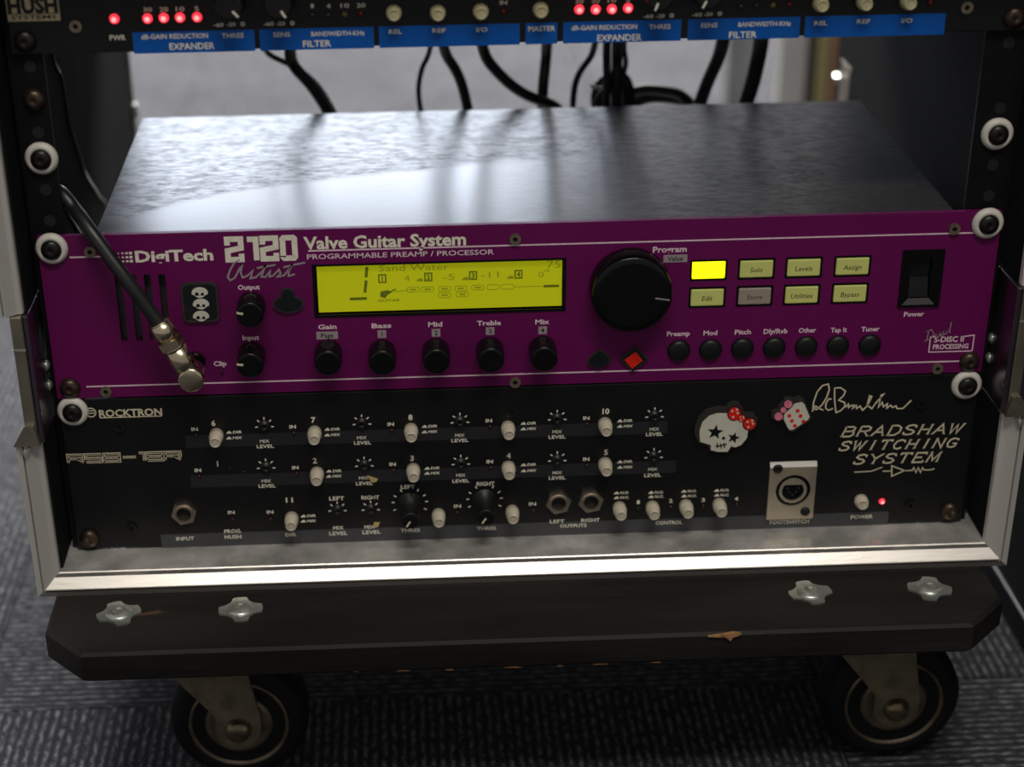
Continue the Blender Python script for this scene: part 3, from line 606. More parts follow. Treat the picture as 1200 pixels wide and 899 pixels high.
mb = MB(); place_strokes(mb, [[(0.05,0.0),(0.12,0.1),(0.15,0.5),(0.05,0.45),(0.25,0.55),(0.35,0.35),(0.25,0.12),(0.08,0.05)], [(0.42,0.35),(0.42,0.2),(0.5,0.22),(0.56,0.4),(0.56,0.25),(0.62,0.3),(0.72,0.5),(0.64,0.4),(0.66,0.3),(0.76,0.35),(0.9,0.95),(0.86,0.4),(0.9,0.4)]], (207, 23.5)[0], (222.2, 23)[0], (215.1, 18.5)[1], (213.8, 30.4)[1], 0.45); part('script_lettering', mb, 'dull_print', pre, label='faint grey script above the boxed lettering')
for p, w_ in (((-232.8, 82.7), 1), ((232.9, 81.8), 1), ((-232, 7.2), 0), ((232.6, 6.2), 0)):
    rack_screw(pre, math.copysign(232.55, p[0]), 82.2 if w_ else 6.6, 0, bool(w_), SCB if w_ else SCZ)
hexes(pre, ((-214.1, 80.1), (-4.1, 80.6), (216, 79.7), (-214.4, 4.1), (-4.1, 2.5), (216, 3.2)))
led(pre, (-154.5, 12.9), 'led_dark', 1.0)
# enamelled stickers
def sticker(parent, name, outline, label, top='black_enamel', edge='resin_edge', th=1.6):
    s = part(name, MB().prism(outline, -th, 0), edge, parent, label=label)
    cx = sum(p[0] for p in outline)/len(outline); cz = sum(p[1] for p in outline)/len(outline)
    sc_ = lambda k: [(cx+(x-cx)*k, cz+(z-cz)*k) for x, z in outline]
    part('enamel_face', MB().prism(sc_(0.9), -th-0.1, -th), top, s); return s
sx0, sx1, sz0, sz1 = (-171.3, 52.8)[0], (-153.1, 52.2)[0], (-162.5, 41.4)[1], (-161.6, 62.5)[1]
st = sticker(pre, 'skull_plaque', rect(sx0, sx1, sz0, sz1, 3.0), 'black rounded plaque with three small bone-coloured skulls in a column')
def skull(mb, hb, cx, cz, s):
    o = []
    for i in range(24):
        a = 2*math.pi*i/24; x = math.cos(a)*4.1*s; z = math.sin(a)*(3.0 if math.sin(a) > 0 else 2.6)*s
        if z < -1.2*s: x *= 0.72
        o.append((cx+x, cz+z))
    mb.prism(o, -2.1, -1.7)
    hb.prism(disc(cx-1.5*s, cz-0.5*s, 0.95*s, 12), -2.2, -2.1); hb.prism(disc(cx+1.3*s, cz-0.6*s, 0.8*s, 12), -2.2, -2.1); hb.prism([(cx-0.4*s, cz-1.4*s), (cx+0.3*s, cz-1.4*s), (cx, cz-0.8*s)], -2.2, -2.1)
for c in ((-161.9, 57.3), (-161.8, 51.1), (-162.3, 44.6)):
    a_, b_ = MB(), MB(); skull(a_, b_, c[0], c[1], 1.0); q = part('skull', a_, 'bone_enamel', st); part('eye_holes', b_, 'black_enamel', q)
cc = (-118.3, 51.6)
club = []
for ox, oz, a0, a1 in ((-4.1, -1.9, 250, 60), (0, 3.3, 205, -25), (4.1, -1.9, 120, -70)):
    for i in range(9): a = math.radians(a0+(a1-a0)*i/8); club.append((cc[0]+ox+3.5*math.cos(a), cc[1]+oz+3.5*math.sin(a)))
club += [(cc[0]+2.6, cc[1]-6.4), (cc[0]-2.6, cc[1]-6.4)]
sticker(pre, 'club_badge', club, 'black card club badge')
cc = (39.1, 14.4)
sticker(pre, 'spade_badge', [(cc[0]+x, cc[1]+z) for x, z in ((0, 5.6), (2.6, 3.7), (5.2, 1.6), (6.1, -0.6), (5.6, -2.4), (4.0, -3.6), (1.8, -3.6), (1.4, -5.0), (-1.6, -5.0), (-1.8, -3.6), (-4.4, -3.6), (-5.8, -2.4), (-6.1, -0.8), (-4.6, 1.4), (-2.4, 3.6))], 'black card spade badge')
cc = (57, 14.1)
dm = sticker(pre, 'diamond_badge', [(cc[0]+x, cc[1]+z) for x, z in ((-0.3, -7.2), (7.4, -0.4), (0.9, 7.4), (-7.4, 0.2))], 'red card diamond badge with a black border')
part('red_diamond', MB().prism([(cc[0]+x, cc[1]+z-0.4) for x, z in ((-0.8, -4.9), (4.5, -0.4), (0.9, 4.9), (-4.9, 0.2))], -2.1, -1.7), 'red_enamel', dm)
jx, jz = (-167.6, 19.3)
part('jack_bushing', MB().prism(disc(jx, jz, 5.4, 24), -1.6, 0, [disc(jx, jz, 3.4, 20)]), 'gloss_black', pre)

# ------------------------------------------------------------------ plugged-in instrument lead
lead = thing('guitar_lead', (-168, -20, 20), 'black cable with a brass-coloured right-angle jack plug, plugged into the front of the purple unit', 'cable')
ex, ez = (-181.3, 49.5)
tip = Vector((jx, -18, jz)); top_ = Vector((ex, -20, ez)); dv = tip-top_
pt = lambda t: tuple(top_+dv*t)
part('plug_sleeve', MB().rod(pt(0.0), pt(0.30), 5.6, 5.9, 28).rod(pt(-0.02), pt(0.0), 4.6, 5.6, 28), 'nickel', lead)
part('plug_collar', MB().rod(pt(0.29), pt(0.42), 6.7, 6.7, 8, False), 'nickel', lead, label='ribbed brass-coloured collar')
part('plug_body', MB().rod(pt(0.42), pt(0.46), 5.6, 6.2, 28).rod(pt(0.46), pt(0.95), 5.8, 5.8, 28), 'nickel', lead)
part('plug_cap', MB().lathe([(0.3, -24.4), (5.0, -24.4), (6.1, -24.0), (6.5, -23.2), (6.5, -12.2), (6.0, -11.8)], tip[0], tip[2], 36), 'nickel', lead)
part('plug_shaft', MB().rod((jx, -12, jz), (jx, -1.7, jz), 3.2, 3.2, 24), 'nickel', lead)
part('cord', MB().tube([(-246+8, 120, 0), (-229, 70, 60), (-228.7, 17, 104.8), (-219.5, 3, 100.6), (-211.8, -7, 93.9), (-203.5, -13, 83.1), (-193.5, -18, 69.3), pt(-0.02), pt(0.05)], 3.5, 14, 8), 'cable_black', lead)

# ------------------------------------------------------------------ black two-unit switching system
sw = thing('loop_switcher', (0, 100, -90), 'black rack loop switcher with rows of ivory push buttons, lowest unit in the rack', 'rack unit')
part('chassis', MB().box(-215, 215, 3.1, 230, -86, -2, 0.5), 'satin_black', sw)
part('front_panel', MB().box(-239.5, 239.5, 0, 3, -88.6, -0.4, 0.4), 'black_panel', sw, label='black front panel')
for k, (a, b, z0_, z1_) in enumerate((((-176.3, -27.4)[0], (76.3, -28.5)[0], (-50.6, -29.9)[1], (-50.4, -22.7)[1]), ((-175.7, -51.7)[0], (81.8, -52.5)[0], (-51.1, -53.5)[1], (-51, -46.3)[1]), ((-194.5, -84.7)[0], (199.1, -84.3)[0], (-5.7, -89.6)[1], (-5.7, -81.4)[1]))):
    m = 'grey_print' if k == 2 else 'strip_faint'
    if m not in MAT: mat('strip_faint', (0.014, 0.015, 0.017), 0.5)
    part('printed_strip', MB().box(a, b, -0.04, 0.02, z0_, z1_), m, sw, label='dark grey printed strip')
CAPS = cap_mesh(10.5, 'ivory_cap', 3.7)
lt = Print()
loops_ = [  # number, its label, IN, button tip, two-line mark, pot, MIX, LEVEL
 ('6', (-161.1, -16), (-171.1, -19.1), (-159.9, -22.4), (-150.9, -21.5), (-151.2, -24.8), (-134.8, -18.4), (-135.3, -27.3), (-135.1, -30.3)),
 ('7', (-109.3, -15.8), (-120.2, -19.4), (-108.9, -22.7), (-99.8, -21.5), (-100, -24.8), (-84.1, -18.6), (-84.5, -27), (-84.2, -30)),
 ('8', (-58.7, -16), (-69.1, -19.6), (-58.6, -22.9), (-49, -21.5), (-49.1, -24.7), (-32.9, -19.3), (-33.1, -27.3), (-33.1, -30.3)),
 ('9', (-7.5, -15.7), (-17.8, -19.3), (-7.9, -23.2), (2.8, -21.5), (2.8, -24.7), (18, -19.3), (18.1, -27), (18.1, -30)),
 ('10', (43.5, -15.9), (33.3, -19.5), (43, -22.9), (53.5, -21.7), (53.6, -24.9), (69.2, -19.5), (69.4, -27.2), (69.5, -30.2)),
 ('1', (-160.8, -39.7), (-171.4, -43.2), None, None, None, (-135.5, -42.6), (-136, -50.8), (-135.7, -53.8)),
 ('2', (-109.7, -39.7), (-120.2, -43.4), (-108.9, -46.7), (-100.1, -46.1), (-100.3, -49.2), (-83.8, -43.2), (-84.5, -50.8), (-84.2, -54.1)),
 ('3', (-58.5, -40), (-68.9, -43.2), (-58.1, -46.4), (-48.2, -46.2), (-48.3, -49.2), (-32.8, -43.9), (-32.9, -51), (-33, -54.4)),
 ('4', (-7.5, -40.2), (-17.5, -43.4), (-7.7, -46.7), (2.9, -45.9), (2.9, -49.5), (18.3, -43.6), (18.4, -51.3), (18.4, -54.4)),
 ('5', (44.1, -40), (33.7, -43.7), (43.6, -46.4), (54.2, -45.9), (54.3, -49.2), (69.6, -43.4), (69.4, -51), (69.5, -54.6))]
def pot(parent, c, ticks_mb):
    for a in (90, 42, 138, -8, 188):
        a = math.radians(a); d = (math.cos(a), math.sin(a)); line(ticks_mb, (c[0]+d[0]*3.4, c[1]+d[1]*3.6), (c[0]+d[0]*4.9, c[1]+d[1]*5.0), 0.65)
    ticks_mb.cut()
    k = place('trim_pot', POT, (c[0], 0, c[1]), parent); return k
POT = MB().lathe([(1.0, -1.0), (1.3, -2.2), (2.3, -2.1), (2.5, -0.2), (3.0, -0.15), (3.1, 0)], n=20).mesh('trim_pot', (0, 0, 0), 'satin_black')
def mark(mb, c, word):
    x = c[0]-4.1
    mb.prism([(x, c[1]-0.8), (x+3.0, c[1]-0.8), (x+2.6, c[1]+0.2), (x+1.8, c[1]+0.8), (x+1.0, c[1]+0.4)], -0.12, -0.02)
    text(mb, word, (x+6.0, c[1]), 4.8, 1.45, 0.03, 0.2)
for nme, nl, il, b, m1, m2, pp, mx1, lv in loops_:
    text(lt, nme, nl, None, 3.0, 0.03); text(lt, 'IN', il, 3.4, 1.9, 0.03); led(sw, (il[0]+0.5, il[1]-3.6), 'led_dark', 1.1)
    if b: place('push_button', CAPS, (b[0], 0, b[1]), sw, label='ivory push button'); mark(lt, m1, 'DIR'); mark(lt, m2, 'MIX')
    pot(sw, pp, lt); text(lt, 'MIX', mx1, 5.0, 1.8, 0.01); text(lt, 'LEVEL', lv, 9.0, 1.9, 0.02)
led(sw, (-154.7, -42.2), 'hole_grey', 0.6); led(sw, (-147.3, -44.8), 'hole_grey', 0.8)  # no lights here: tiny panel holes, their dark put into small grey domes
for s_, c, w_, h_ in (('INPUT', (-181.6, -84.2), 9.6, 2.1), ('IN', (-155.8, -69.1), 3.6, 1.9), ('PROG.', (-155.8, -80.6), 9.2, 2.1), ('HUSH', (-156, -84.1), 9, 2.1), ('IN', (-135.2, -69.6), 3.6, 1.9), ('11', (-124.5, -62.7), 3.8, 2.8), ('DIR', (-124.9, -83.9), 5.8, 2.0),
                      ('LEFT', (-99.3, -62.6), 8, 2.2), ('RIGHT', (-81.4, -62.7), 9.6, 2.2), ('MIX', (-99.3, -80.6), 5.6, 2.0), ('LEVEL', (-99.4, -84), 9.8, 2.1), ('MIX', (-82.5, -80.7), 5.6, 2.0), ('LEVEL', (-81.5, -83.9), 9.8, 2.1),
                      ('LEFT', (-61.2, -57), 7.4, 2.1), ('RIGHT', (-19.8, -56.6), 9.6, 2.2), ('THRES', (-60.6, -83.6), 10.4, 2.0), ('THRES', (-19.6, -83.8), 10.4, 2.0), ('IN', (-35, -69.6), 3.8, 2.0), ('IN', (5.3, -69.7), 3.8, 2.0),
                      ('LEFT', (18.7, -80.9), 8, 2.0), ('RIGHT', (36.7, -80.8), 10, 2.0), ('OUTPUTS', (27.5, -83.9), 14.4, 2.0), ('CONTROL', (79.4, -83.9), 14.4, 2.0), ('FOOTSWITCH', (145.1, -85.8), 21.5, 2.2), ('POWER', (184.6, -84.1), 12, 2.2),
                      ('1', (62.3, -70.7), 1.6, 2.2), ('2', (79.8, -70.5), 2.0, 2.2), ('3', (97.3, -70.6), 2.0, 2.2), ('4', (115.3, -70.5), 2.0, 2.2)): text(lt, s_, c, w_, h_, 0.02)
mark(lt, (-115.1, -72.7), 'DIR'); mark(lt, (-115.3, -75.8), 'MIX')
for c1, c2 in (((52.9, -64.6), (53, -67.5)), ((71.5, -65), (71.6, -67.6)), ((89.2, -64.9), (89.4, -67.8)), ((106.9, -65), (107.1, -67.9))): mark(lt, c1, 'N.O.'); mark(lt, c2, 'N.C.')
for c in ((-123.8, -73.3), (-45.3, -74.1), (-5.7, -73.4), (52, -73.4), (69.8, -73.6), (87.9, -73.4), (105.9, -73.3)): place('push_button', CAPS, (c[0], 0, c[1]), sw, label='ivory push button')
CAPP = cap_mesh(6.5, 'ivory_cap', 3.7); c = (182.9, -73.6); place('power_button', CAPP, (c[0], 0, c[1]), sw, label='short ivory power button')
for c in ((-155.2, -73.3), (-135.2, -73.8), (-35.1, -73.5), (5.8, -73.6), (79.9, -74.2), (97.5, -74.3), (115.5, -73.9)): led(sw, c, 'led_dark', 1.1)
led(sw, (62.4, -74.6), 'hole_dark', 1.7)
led(sw, (194.7, -74.9), 'led_lit', 1.7, 'power_light', 'glowing red power light')
pot(sw, (-99.2, -69.6), lt); pot(sw, (-81.4, -69.7), lt)
KT = knob_mesh(5.2, 19, 'satin_black', 0.9, 2.2); KTP = pointer_mesh(0.4, 4.0, 0.9, 19, 'gold_print')
for c, a in (((-60.4, -67.5), 212), ((-20.4, -66.9), 215)):
    knob(sw, KT, KTP, c, a, 'threshold_knob')
    for a_ in (60, 30, 5, -25, 120, 150, 175, 205):
        a_ = math.radians(a_); d = (math.cos(a_), math.sin(a_)); line(lt, (c[0]+d[0]*8.2, c[1]+0.5+d[1]*8.2), (c[0]+d[0]*9.8, c[1]+0.5+d[1]*9.8), 0.6)
    lt.cut()
print_parts(lt, 'cream_print', sw)
for c in ((-180.7, -67.9), (19.1, -68.6), (36.5, -68.4)):
    j = part('jack_socket', MB().prism(disc(c[0], c[1], 6.9, 6, 0.2), -2.6, 0, [disc(c[0], c[1], 4.9, 24)]), 'socket_nut', sw, label='hexagonal metal nut of a jack socket')
    part('socket_bushing', MB().prism(disc(c[0], c[1], 4.9, 24), -3.4, 0, [disc(c[0], c[1], 3.9, 24)]), 'socket_nut', j)
    part('socket_hole', MB().prism(disc(c[0], c[1], 3.9, 24), -0.6, 0), 'hole_dark', j)
xa, xb, za, zb_ = (132, -63.5)[0], (157.2, -64.4)[0], (144.9, -83.1)[1], (144.2, -48.8)[1]
xc, zc = (145.3, -65.6)
xl = part('footswitch_socket', MB().prism(rect(xa, xb, za, zb_-2.6, 0.4), -2.0, 0, [disc(xc, zc, 9.4, 36)]), 'xlr_plate', sw, label='brushed metal plate of the round footswitch socket')
part('bevelled_edge', MB().add([(xa, 0, zb_-2.6), (xb, 0, zb_-2.6), (xb, 0, zb_), (xa, 0, zb_), (xa, -2, zb_-2.6), (xb, -2, zb_-2.6), (xb, -0.3, zb_), (xa, -0.3, zb_)], [(0,1,2,3), (4,5,6,7), (0,1,5,4), (3,2,6,7), (0,3,7,4), (1,2,6,5)]), 'aluminium', xl, label='bright sloping top edge')
part('socket_rim', MB().prism(disc(xc, zc, 9.4, 36), -1.0, 0, [disc(xc, zc-0.3, 7.5, 36)]), 'gloss_black', xl)
part('socket_shell', MB().prism(disc(xc, zc-0.3, 7.5, 36), -1.6, 0, [[(xc+5.9*math.cos(a), zc-0.5+5.9*math.sin(a)) for a in [math.radians(40-260*i/20) for i in range(21)]]]), 'xlr_plate', xl)
part('socket_insert', MB().prism(disc(xc, zc-0.4, 6.2, 30), -0.6, 0), 'gloss_black', xl)
for c in ((xc-3, zc+0.8), (xc+3, zc+0.8), (xc, zc-3), (xc-1.8, zc-1.4), (xc+1.8, zc-1.4)): part('contact_pin', MB().lathe([(0.3, -1.4), (0.7, -1.2), (0.7, -0.5)], c[0], c[1], 12), 'hole_grey', xl)
for c in ((136.1, -52.1), (152.8, -78.6)): part('plate_screw', MB().lathe([(0.6, -2.6), (1.2, -3.2), (2.3, -2.9), (2.7, -2.0)], c[0], c[1], 18), 'satin_black', xl)
for s in (-1, 1): rack_screw(sw, s*232.55, -6.6); rack_screw(sw, s*232.55, -82.3, 0, False, SCZ)
hexes(sw, ((-209.5, -16.1), (-209.4, -76.6), (-5.7, -14.3)), HEXD); hexes(sw, ((209.6, -16.7), (210.1, -77.6)), HEXD)
# logos
mb = text(MB(), 'ROCKTRON', (-203.2, -8.5), 32.5, 3.9, 0.03); line(mb, (-219.3, -11), (-187.2, -11), 0.45)
c = (-223.5, -7.8); mb.ribbon(disc(c[0], c[1], 2.5, 16), 0.6, -0.12, -0.02, True); line(mb, (c[0]-4, c[1]+1.0), (c[0]+2, c[1]+1.0), 0.5); line(mb, (c[0]-3, c[1]-0.4), (c[0]+2, c[1]-0.4), 0.5)
part('maker_lettering', mb, 'gold_print', sw, label='underlined gold maker lettering')
R_ = [[(0, 0), (0, 1), (1, 1), (1, 0.5), (0, 0.5)], [(0.6, 0.5), (1, 0)]]; S_ = [[(1, 1), (0, 1), (0, 0.5), (1, 0.5), (1, 0), (0, 0)]]; B_ = [[(0, 0), (0, 1), (1, 1), (1, 0), (0, 0)], [(0, 0.5), (1, 0.5)]]
o_ = MB(); i_ = MB(); xL, xR = (-238.4, -33.8)[0], (-180, -34.3)[0]; zL, zU = (-209.6, -36.5)[1], (-209.1, -32)[1]; ww = (xR-xL)/6.85
for k, gl in ((0, R_), (1.1, S_), (2.2, B_), (3.35, [[(0, 0.5), (0.85, 0.5)]]), (4.35, [[(0.0, 1), (0.32, 1), (0.32, 0)]]), (4.85, B_), (5.93, R_)):
    place_strokes(o_, gl, xL+k*ww, xL+(k+0.95)*ww, zL, zU, 1.35, -0.12); place_strokes(i_, gl, xL+k*ww, xL+(k+0.95)*ww, zL, zU, 0.4, -0.2)
mk_ = part('model_lettering', o_, 'gold_print', sw, label='striped gold model lettering'); part('lettering_stripe', i_, 'black_panel', mk_)
# serif italic capitals
SF = {'B': ([[(0.15,0),(0.15,1)],[(0.15,1),(0.65,1),(0.85,0.88),(0.85,0.66),(0.65,0.53),(0.15,0.53)],[(0.65,0.53),(0.9,0.42),(0.95,0.2),(0.75,0),(0.15,0)]], [(0.15,0),(0.15,1)]),
 'R': ([[(0.15,0),(0.15,1)],[(0.15,1),(0.65,1),(0.88,0.86),(0.88,0.62),(0.65,0.5),(0.15,0.5)],[(0.5,0.5),(0.9,0)]], [(0.15,0),(0.92,0)]),
 'A': ([[(0.08,0),(0.5,1),(0.92,0)],[(0.25,0.36),(0.75,0.36)]], [(0.08,0),(0.92,0)]), 'D': ([[(0.15,0),(0.15,1),(0.6,1),(0.9,0.75),(0.92,0.3),(0.65,0),(0.15,0)]], [(0.15,0),(0.15,1)]),
 'S': ([[(0.85,0.72),(0.82,0.92),(0.55,1),(0.22,0.92),(0.15,0.7),(0.35,0.56),(0.7,0.46),(0.88,0.28),(0.75,0.06),(0.45,0),(0.15,0.08),(0.1,0.3)]], []),
 'H': ([[(0.15,0),(0.15,1)],[(0.85,0),(0.85,1)],[(0.15,0.5),(0.85,0.5)]], [(0.15,0),(0.85,0),(0.15,1),(0.85,1)]), 'W': ([[(0.05,1),(0.28,0),(0.5,0.9),(0.72,0),(0.95,1)]], [(0.05,1),(0.95,1)]),
 'I': ([[(0.5,0),(0.5,1)]], [(0.5,0),(0.5,1)]), 'T': ([[(0.08,0.82),(0.1,1),(0.9,1),(0.92,0.82)],[(0.5,0),(0.5,1)]], [(0.5,0)]), 'C': ([[(0.9,0.7),(0.85,0.9),(0.55,1),(0.22,0.85),(0.1,0.45),(0.25,0.1),(0.55,0),(0.85,0.15)]], []),
 'N': ([[(0.15,0),(0.15,1),(0.85,0),(0.85,1)]], [(0.15,0),(0.15,1),(0.85,1)]), 'G': ([[(0.9,0.75),(0.82,0.92),(0.5,1),(0.2,0.85),(0.1,0.45),(0.25,0.1),(0.55,0),(0.85,0.12),(0.85,0.42),(0.55,0.42)]], []),
 'Y': ([[(0.08,1),(0.5,0.5),(0.92,1)],[(0.5,0.5),(0.5,0)]], [(0.08,1),(0.92,1),(0.5,0)]), 'E': ([[(0.9,0.82),(0.88,1),(0.15,1),(0.15,0),(0.9,0),(0.93,0.2)],[(0.15,0.52),(0.7,0.52)]], []), 'M': ([[(0.1,0),(0.15,1),(0.5,0.15),(0.85,1),(0.9,0)]], [(0.1,0),(0.15,1),(0.85,1),(0.9,0)])}
def serif(mb, word, xl, xr, z0_, z1_, w, shear):
    n_ = len(word); cw = (xr-xl)/(n_-(0.12))
    for i, ch in enumerate(word):
        st, sf = SF[ch]; a = xl+i*cw; b = a+cw*0.88
        if ch == 'I': a += cw*0.1
        f = lambda u, v: (a+(b-a)*u+shear*(z1_-z0_)*(v-0.5), z0_+(z1_-z0_)*v)
        for s_ in st: stroke(mb, [f(*q) for q in s_], w)
        for q in sf: x, z = f(*q); line(mb, (x-0.75, z), (x+0.75, z), 0.4)
mb = MB()
for wd, l, r, bl, tp in (('BRADSHAW', (169.3, -31.6)[0], (233.7, -32.8)[0], (202, -35)[1], (201.4, -29.4)[1]), ('SWITCHING', (168.7, -40.2)[0], (232.4, -41.3)[0], (201.5, -43.3)[1], (200.9, -38)[1]), ('SYSTEM', (177.2, -48.6)[0], (223.7, -49.2)[0], (201, -51.7)[1], (200.4, -46.1)[1])):
    serif(mb, wd, l, r, bl, tp, 0.85, 0.42)
part('system_lettering', mb, 'gold_print', sw, label='three lines of gold italic serif capitals')
mb = MB(); stroke(mb, [(177.9, -56.5), (187.1, -56.3), (192.9, -54)], 0.55); stroke(mb, [(193.2, -56.5), (198.2, -56.5)], 0.55); stroke(mb, [(197.9, -53.4), (198.5, -59.7), (205.1, -56.5)], 0.7, closed=True)
stroke(mb, [(205.1, -56.6), (209.3, -56.5), (210, -54.9), (211.5, -58), (212.4, -55), (213.9, -58.1), (214.7, -55.1), (215.8, -56.6), (219.9, -56.5), (221.2, -55.8)], 0.6)
part('circuit_symbol', mb, 'gold_print', sw, label='gold line drawing of a switch and amplifier symbol')
sg = [[(152.5, -19.8), (152.7, -14.2), (154.1, -8.3), (156.6, -4.8), (159.6, -4.0), (160.4, -7.2), (159.4, -11.7), (157.2, -16.1), (154.5, -18.6), (152.8, -18.0), (153.9, -16.6), (156.1, -18.1), (158.2, -19.1)], [(162.0, -12.7), (160.6, -12.6), (159.2, -15.3), (159.4, -18.0), (160.9, -19.2), (163.3, -18.3)], [(163.1, -6.4), (163.6, -12.7), (164.9, -20.2)], [(162.8, -6.5), (166.2, -6.3), (169.0, -8.4), (168.1, -11.1), (165.9, -13.5), (169.0, -14.9), (169.6, -17.0), (167.4, -19.7), (164.8, -20.8)], [(169.7, -17.9), (171.2, -15.9), (171.5, -18.0), (172.8, -16.8), (174.2, -16.7), (173.6, -18.7), (175.4, -16.9), (175.8, -18.7), (177.5, -17.3), (179.0, -19.8), (181.3, -17.4), (183.2, -12.0), (182.0, -11.5), (181.2, -16.9), (183.9, -19.0), (186.0, -15.3), (189.6, -10.7), (188.1, -11.3), (187.2, -18.5), (189.0, -15.5), (190.0, -18.1), (191.9, -16.4), (191.8, -19.1), (193.7, -17.3), (194.8, -18.7), (196.6, -17.9), (197.4, -19.5), (200.5, -19.4), (204.4, -14.8)]]
mb = MB()
for s_ in sg: stroke(mb, s_, 0.75)
part('signature', mb, 'gold_print', sw, label='gold handwritten signature')
# skull sticker with a bow
mpx = 2.30
def pxy(u, v): return (83.000+u*0.059667+v*0.003000, -5.300+u*-0.001917+v*-0.066500)   # sticker drawing grid to millimetres on the panel
head = [(155,470-40),(150,380),(150,330),(175,255),(235,200),(310,178),(390,180),(460,205),(540,255),(580,330),(570,400),(520,460),(470,480),(430,470),(400,520),(310,520),(250,505),(250,460)]
hd = [pxy(a, b) for a, b in head]
bk = [pxy(a, b) for a, b in ((140,440),(108,370),(105,310),(140,225),(210,160),(310,132),(385,135),(400,108),(450,85),(500,92),(525,130),(530,165),(570,185),(625,185),(662,225),(655,290),(610,335),(580,345),(575,400),(520,465),(475,485),(435,485),(400,528),(310,526),(245,512),(215,460))]
sk = part('skull_sticker', MB().prism(bk, -2.4, 0), 'resin_edge', sw, label='bone-white skull sticker with star eyes and a red spotted bow')
part('skull_face', MB().prism([(x, z) for x, z in hd], -2.55, -2.4), 'bone_enamel', sk)
def star(cx, cz, r, ph): return [(cx+(r if i % 2 == 0 else r*0.42)*math.cos(math.pi*i/5+ph), cz+(r if i % 2 == 0 else r*0.42)*math.sin(math.pi*i/5+ph)) for i in range(10)]
eb = MB(); e1 = pxy(288,345); e2 = pxy(452,395); ns = pxy(362,398)
eb.prism(star(*e1, 4.4, 1.45), -2.7, -2.55); eb.prism(star(*e2, 3.4, 1.3), -2.7, -2.55); eb.prism(disc(*ns, 0.9, 10), -2.7, -2.55)
eb.ribbon([pxy(292,472), pxy(350,462), pxy(392,450)], 0.7, -2.7, -2.55)
for a, b in ((305,440), (335,445), (365,440)): eb.ribbon([pxy(a, b), pxy(a+8, b+45)], 0.6, -2.7, -2.55)
part('star_eyes', eb, 'black_enamel', sk)
bw = MB(); ol = MB(); dt = MB()
for (a, b), rx, rz in (((455,180), 60, 68), ((592,272), 60, 60), ((520,222), 36, 34)):
    c = pxy(a, b); k = 0.0535
    ol.prism([(c[0]+rx*k*1.18*math.cos(t), c[1]+rz*k*1.18*math.sin(t)) for t in [2*math.pi*i/20 for i in range(20)]], -2.75, -2.4)
    bw.prism([(c[0]+rx*k*math.cos(t), c[1]+rz*k*math.sin(t)) for t in [2*math.pi*i/20 for i in range(20)]], -3.1, -2.75)
    for dx, dz in ((-0.4, 0.45), (0.5, 0.1), (-0.2, -0.5), (0.35, 0.65)): dt.prism(disc(c[0]+dx*rx*k, c[1]+dz*rz*k, rx*k*0.2, 8), -3.2, -3.1)
part('bow_outline', ol, 'black_enamel', sk); part('bow', bw, 'red_enamel', sk, label='red bow with pale spots'); part('bow_spots', dt, 'bone_enamel', sk)
# die sticker
dbk = [pxy(a, b) for a, b in ((785,215),(785,175),(840,150),(845,125),(880,90),(900,55),(945,48),(985,60),(1020,42),(1065,55),(1080,90),(1142,215),(1130,250),(985,345),(950,345),(925,320),(895,250),(850,248),(805,240))]
ds = part('die_sticker', MB().prism(dbk, -2.0, 0), 'resin_edge', sw, label='white die sticker with red spots and a pink bow')
part('die_face', MB().prism([pxy(a, b) for a, b in ((900,190),(960,135),(985,100),(1050,85),(1075,105),(1125,215),(1110,240),(985,325),(955,330),(935,310),(895,235))], -2.2, -2.0), 'bone_enamel', ds)
q_ = MB()
for a, b in ((1015,160),(1043,206),(1070,254),(943,203),(968,248),(995,292)): q_.prism(disc(*pxy(a, b), 1.05, 12), -2.35, -2.2)
part('die_spots', q_, 'red_enamel', ds)
q_ = MB()
for a, b, r in ((930,103,2.1), (848,210,2.2), (890,155,1.5)): q_.prism(disc(*pxy(a, b), r, 16), -2.6, -2.0)
part('pink_bow', q_, 'pink_enamel', ds, label='pink bow')
for poly_, nm in (([(-82.7, -49.3), (-76.9, -51.6), (-77.9, -53.3), (-80.1, -53.7)], 0), ([(-80.1, -77.9), (-76.9, -78), (-77.9, -80.6), (-80.3, -81.3)], 1)):
    part('tape_scrap', MB().prism(poly_, -0.4, 0), 'yellow_scrap', sw, label='tiny scrap of yellowed tape')

# ------------------------------------------------------------------ noise reduction unit at the top
hu = thing('noise_reducer', (0, 80, 178), 'black one-unit noise reducer with blue label strips and red lights, topmost unit in the rack', 'rack unit')
part('chassis', MB().box(-215, 215, 3.1, 160, 180, 220.5, 0.5), 'satin_black', hu)
part('front_panel', MB().box(-239.5, 239.5, 0, 3, 178.0, 221.9, 0.4), 'black_anodised', hu, label='black front panel')
hz0, hz1 = (-5.5, 177.1)[1]+0.0, (-5.5, 187.1)[1]
for a, b in (((-182.7, 182.3)[0], (-126.1, 181.8)[0]), ((-123.7, 181.7)[0], (-70.4, 181.6)[0]), ((-67.9, 181.6)[0], (-1.9, 182)[0]), ((0.9, 181.9)[0], (15.8, 181.6)[0]), ((18.6, 181.9)[0], (74.2, 181.8)[0]), ((77.4, 181.7)[0], (130.5, 181.7)[0]), ((132.9, 181.6)[0], (199.6, 181.7)[0])):
    part('blue_strip', MB().box(a, b, -0.05, 0.02, hz0, hz1), 'blue_print', hu, label='blue printed label strip')
lt = Print()
